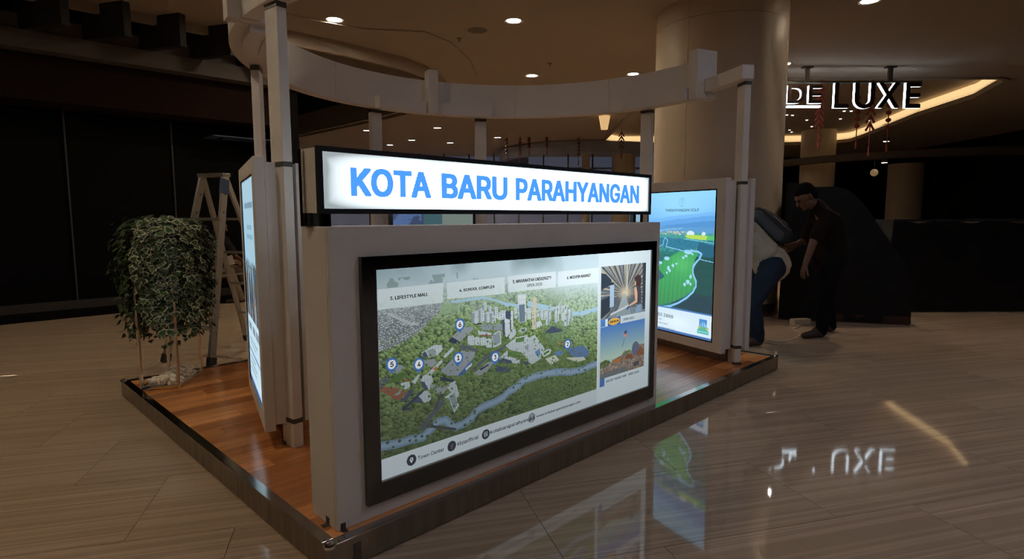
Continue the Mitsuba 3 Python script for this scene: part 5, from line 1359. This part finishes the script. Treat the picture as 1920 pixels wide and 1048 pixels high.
def person(label, J, shirt, trousers, head_fwd, head_up, fat=1.0, hands=True, group=None, sleeves=0.55):
    t = thing("person", label, "person", group)
    hb, hair, eyes, hs = head_bones(J["head"], head_fwd, head_up)
    ch, wa, pe, nk = J["chest"], J["waist"], J["pelvis"], J["neck"]
    body = list(hb)
    body += [((nk, 0.055), (J["head"] - head_up * 0.05, 0.055)), ((nk, 0.055), (ch, 0.095))]
    sl, sr, hl, hr = J["shL"], J["shR"], J["hipL"], J["hipR"]
    torso = [((ch, 0.118 * fat), (wa, 0.112 * fat)), ((wa, 0.112 * fat), (pe, 0.125 * fat)), ((sl, 0.060), (ch, 0.105 * fat)), ((sr, 0.060), (ch, 0.105 * fat)), ((sl, 0.055), (nk, 0.055)), ((sr, 0.055), (nk, 0.055)),
             ((ch + (sl - sr) * 0.18, 0.10 * fat), (wa + (sl - sr) * 0.14, 0.098 * fat)), ((ch - (sl - sr) * 0.18, 0.10 * fat), (wa - (sl - sr) * 0.14, 0.098 * fat)), ((hl, 0.105 * fat), (hr, 0.105 * fat))]
    legs, arms, slv = [], [], []
    for s in "LR":
        hp, kn, an = J["hip" + s], J["knee" + s], J["ank" + s]
        legs += [((hp, 0.095 * fat), (kn, 0.062)), ((kn, 0.060), (an + (kn - an) * 0.55, 0.060)), ((an + (kn - an) * 0.55, 0.060), (an, 0.042))]
        sh, el, wr = J["sh" + s], J["el" + s], J["wr" + s]
        arms += [((sh, 0.052), (el, 0.040)), ((el, 0.040), (wr, 0.027))]
        slv += [((sh, 0.056), (sh + (el - sh) * sleeves * 1.5, 0.050))]
        if hands:
            ha = J["ha" + s] if "ha" + s in J else wr + (wr - el) * 0.3
            arms += hand_bones(wr, ha, V3(0, 0, -1), J.get("palm" + s, V3(0.7, -0.7, 0.1)))
    put(t, "body", skin(body + torso + legs + arms, 0.0, 0.014, 6), "m_skin", True)
    put(t, "hair", skin(hair, 0.006, 0.02, 4), "m_hair", True)
    for e in eyes:
        put(t, "eye", moved(trimesh.creation.icosphere(1, 0.011), frame(e, (1, 0, 0), (0, 1, 0))), "m_hair", True)
    hem = [((pe + (wa - pe) * 0.20, 0.140 * fat), (pe - (wa - pe) * 0.10, 0.148 * fat))]
    sm = skin(torso[:8] + slv + hem, 0.018, 0.022, 8)
    dis = meshkit.fbm(sm.vertices * 14, 3, 4) - 0.5
    sm.vertices += sm.vertex_normals * (dis * 0.022)[:, None]
    put(t, "shirt", sm, shirt, True)
    pm_ = skin([((pe, 0.100 * fat), (hl, 0.105 * fat)), ((pe, 0.100 * fat), (hr, 0.105 * fat)), ((hl, 0.105 * fat), (hr, 0.105 * fat))] + legs, 0.014, 0.022, 8)
    dis = meshkit.fbm(pm_.vertices * 16, 3, 9) - 0.5
    pm_.vertices += pm_.vertex_normals * (dis * 0.020)[:, None]
    put(t, "trousers", pm_, trousers, True)
    for s in "LR":
        put(t, "shoe", shoe(J["ank" + s], J["toe" + s]), "m_shoe", True)
    return t


left = -RGT
# man with the backpack, bent over to the left behind the right pillar
JA = dict(pelvis=W(2.54, 5.78, 0.80), waist=W(2.44, 5.76, 0.94), chest=W(2.26, 5.74, 1.10), neck=W(2.10, 5.72, 1.22), head=W(1.98, 5.72, 1.26), hipL=W(2.54, 5.88, 0.76), hipR=W(2.50, 5.66, 0.76), kneeL=W(2.38, 5.93, 0.42), kneeR=W(2.30, 5.60, 0.42), ankL=W(2.46, 6.02, 0.07), ankR=W(2.40, 5.66, 0.07), toeL=W(2.26, 6.0, 0.03), toeR=W(2.18, 5.62, 0.03),
          shL=W(2.18, 5.93, 1.14), shR=W(2.16, 5.53, 1.14), elL=W(2.02, 5.95, 0.90), elR=W(1.98, 5.50, 0.90), wrL=W(1.88, 5.88, 0.70), wrR=W(1.84, 5.58, 0.70))
person("man in cream shirt and jeans wearing a dark backpack, bent over behind the right pillar", JA, "m_shirt_cream", "m_denim", left + V3(0, 0, -0.55), V3(0, 0, 1) + 0.4 * left, 1.08)
t = thing("backpack", "dark grey-sided backpack on the back of the man in the cream shirt", "backpack")
upv = (JA["neck"] - JA["waist"]) / np.linalg.norm(JA["neck"] - JA["waist"])
nrm = np.cross(upv, FWD)
nrm = nrm if nrm[2] > 0 else -nrm
oc = (JA["waist"] * 0.45 + JA["chest"] * 0.55) + nrm * 0.205
bp = skin([((oc - upv * 0.16 - FWD * 0.10, 0.085), (oc - upv * 0.16 + FWD * 0.10, 0.085)), ((oc + upv * 0.15 - FWD * 0.08, 0.065), (oc + upv * 0.15 + FWD * 0.08, 0.065)), ((oc - upv * 0.14 - FWD * 0.09, 0.085), (oc + upv * 0.13 - FWD * 0.08, 0.068)), ((oc - upv * 0.14 + FWD * 0.09, 0.085), (oc + upv * 0.13 + FWD * 0.08, 0.068)), ((oc - upv * 0.12 + nrm * 0.03, 0.10), (oc + upv * 0.08 + nrm * 0.02, 0.085))], 0, 0.02, 6)
put(t, "bag", bp, "m_pack", True)
gs = skin([((oc + upv * 0.16 - FWD * 0.115 - nrm * 0.03, 0.052), (oc - upv * 0.12 - FWD * 0.125 - nrm * 0.04, 0.060))], 0, 0.02, 4)
put(t, "side_panel", gs, "m_pack_grey", True, label="grey side panel")
put(t, "zip", tube([oc - upv * 0.10 - FWD * 0.16 + nrm * 0.05, oc - upv * 0.02 - FWD * 0.162 + nrm * 0.055, oc + upv * 0.05 - FWD * 0.15 + nrm * 0.055], 0.004, 6), "m_alu")
for s in (-1, 1):
    put(t, "strap", tube([oc + upv * 0.17 + FWD * 0.09 * s - nrm * 0.03, oc + upv * 0.26 + FWD * 0.11 * s - nrm * 0.10, oc + upv * 0.22 + FWD * 0.13 * s - nrm * 0.26, oc + upv * 0.02 + FWD * 0.16 * s - nrm * 0.30], 0.018, 8), "m_pack")

# man in black, stooping to the left in front of the covered kiosk
JB = dict(pelvis=W(3.30, 6.12, 0.80), waist=W(3.31, 6.11, 0.98), chest=W(3.25, 6.09, 1.18), neck=W(3.11, 6.06, 1.36), head=W(2.985, 6.05, 1.45), hipL=W(3.33, 6.22, 0.78), hipR=W(3.27, 6.02, 0.78), kneeL=W(3.36, 6.30, 0.42), kneeR=W(3.20, 6.00, 0.42), ankL=W(3.48, 6.36, 0.07), ankR=W(3.22, 6.06, 0.07), toeL=W(3.28, 6.32, 0.03), toeR=W(3.00, 6.00, 0.03),
          shL=W(3.20, 6.26, 1.25), shR=W(3.14, 5.90, 1.25), elL=W(3.12, 6.30, 1.00), elR=W(2.99, 5.86, 1.02), wrL=W(2.98, 6.22, 0.96), wrR=W(2.90, 5.82, 0.79), haR=W(2.87, 5.82, 0.68), palmR=V3(-0.7, 0.7, 0.0))
tb = person("dark-haired man in dark clothes stooping to the left before the black cloth", JB, "m_shirt_brown", "m_trouser_dark", left * 1.0 + V3(0, 0, -0.75), V3(0, 0, 1) + 0.7 * left, 1.0)
bpos = JB["chest"] * 0.45 + JB["waist"] * 0.55 - RGT * 0.02 - FWD * 0.150
put(tb, "shirt_print", cat(*[tube([bpos + a, bpos + b], 0.006, 5) for a, b in ((V3(0, 0, 0), V3(0.02, -0.02, 0.05)), (V3(0.02, -0.02, 0.05), V3(0.05, -0.03, 0.02)), (V3(0.05, -0.03, 0.02), V3(0.02, -0.03, -0.01)), (V3(0.02, -0.03, -0.01), V3(0, 0, 0)), (V3(0.06, -0.03, 0.01), V3(0.11, -0.05, -0.01)))]), "m_paper", label="small white print")

# man sitting low in the dark behind the ladder
bench = thing("bench", "low dark bench in the dark behind the ladder", "bench")
Fb = frame(W(-4.48, 8.90), RGT, FWD)
put(bench, "seat", moved(bx(-0.50, 0.50, -0.18, 0.18, 0.25, 0.295, 0.004), Fb), "m_shop_brown")
for x in (-0.44, 0.44):
    put(bench, "leg", moved(bx(x - 0.03, x + 0.03, -0.15, 0.15, 0.0, 0.249), Fb), "m_shop_brown")
JC = dict(pelvis=W(-4.46, 8.86, 0.45), waist=W(-4.46, 8.86, 0.62), chest=W(-4.42, 8.82, 0.84), neck=W(-4.37, 8.80, 1.00), head=W(-4.33, 8.78, 1.12), hipL=W(-4.40, 8.98, 0.44), hipR=W(-4.40, 8.76, 0.44), kneeL=W(-4.06, 8.86, 0.46), kneeR=W(-4.13, 8.60, 0.46), ankL=W(-4.02, 8.95, 0.07), ankR=W(-4.03, 8.70, 0.07), toeL=W(-3.82, 8.90, 0.03), toeR=W(-4.20, 8.62, 0.03),
          shL=W(-4.36, 8.98, 0.90), shR=W(-4.36, 8.62, 0.90), elL=W(-4.22, 8.98, 0.68), elR=W(-4.24, 8.58, 0.68), wrL=W(-4.08, 8.88, 0.62), wrR=W(-4.10, 8.62, 0.63))
tc = person("man in dark top and khaki trousers sitting low in the dark behind the ladder", JC, "m_shirt_black", "m_trouser_khaki", RGT + V3(0, 0, -0.3), V3(0, 0, 1), 0.95)
t = thing("paper", "small pale sheet of paper held by the man sitting behind the ladder", "paper")
put(t, "sheet", moved(bx(-0.05, 0.05, -0.002, 0.002, -0.07, 0.07), frame(JC["wrR"] + RGT * 0.02 - FWD * 0.075 + V3(0, 0, 0.01), RGT * 0.96 + V3(0, 0, 0.26), FWD, V3(0, 0, 0.96) - 0.26 * RGT)), "m_paper")
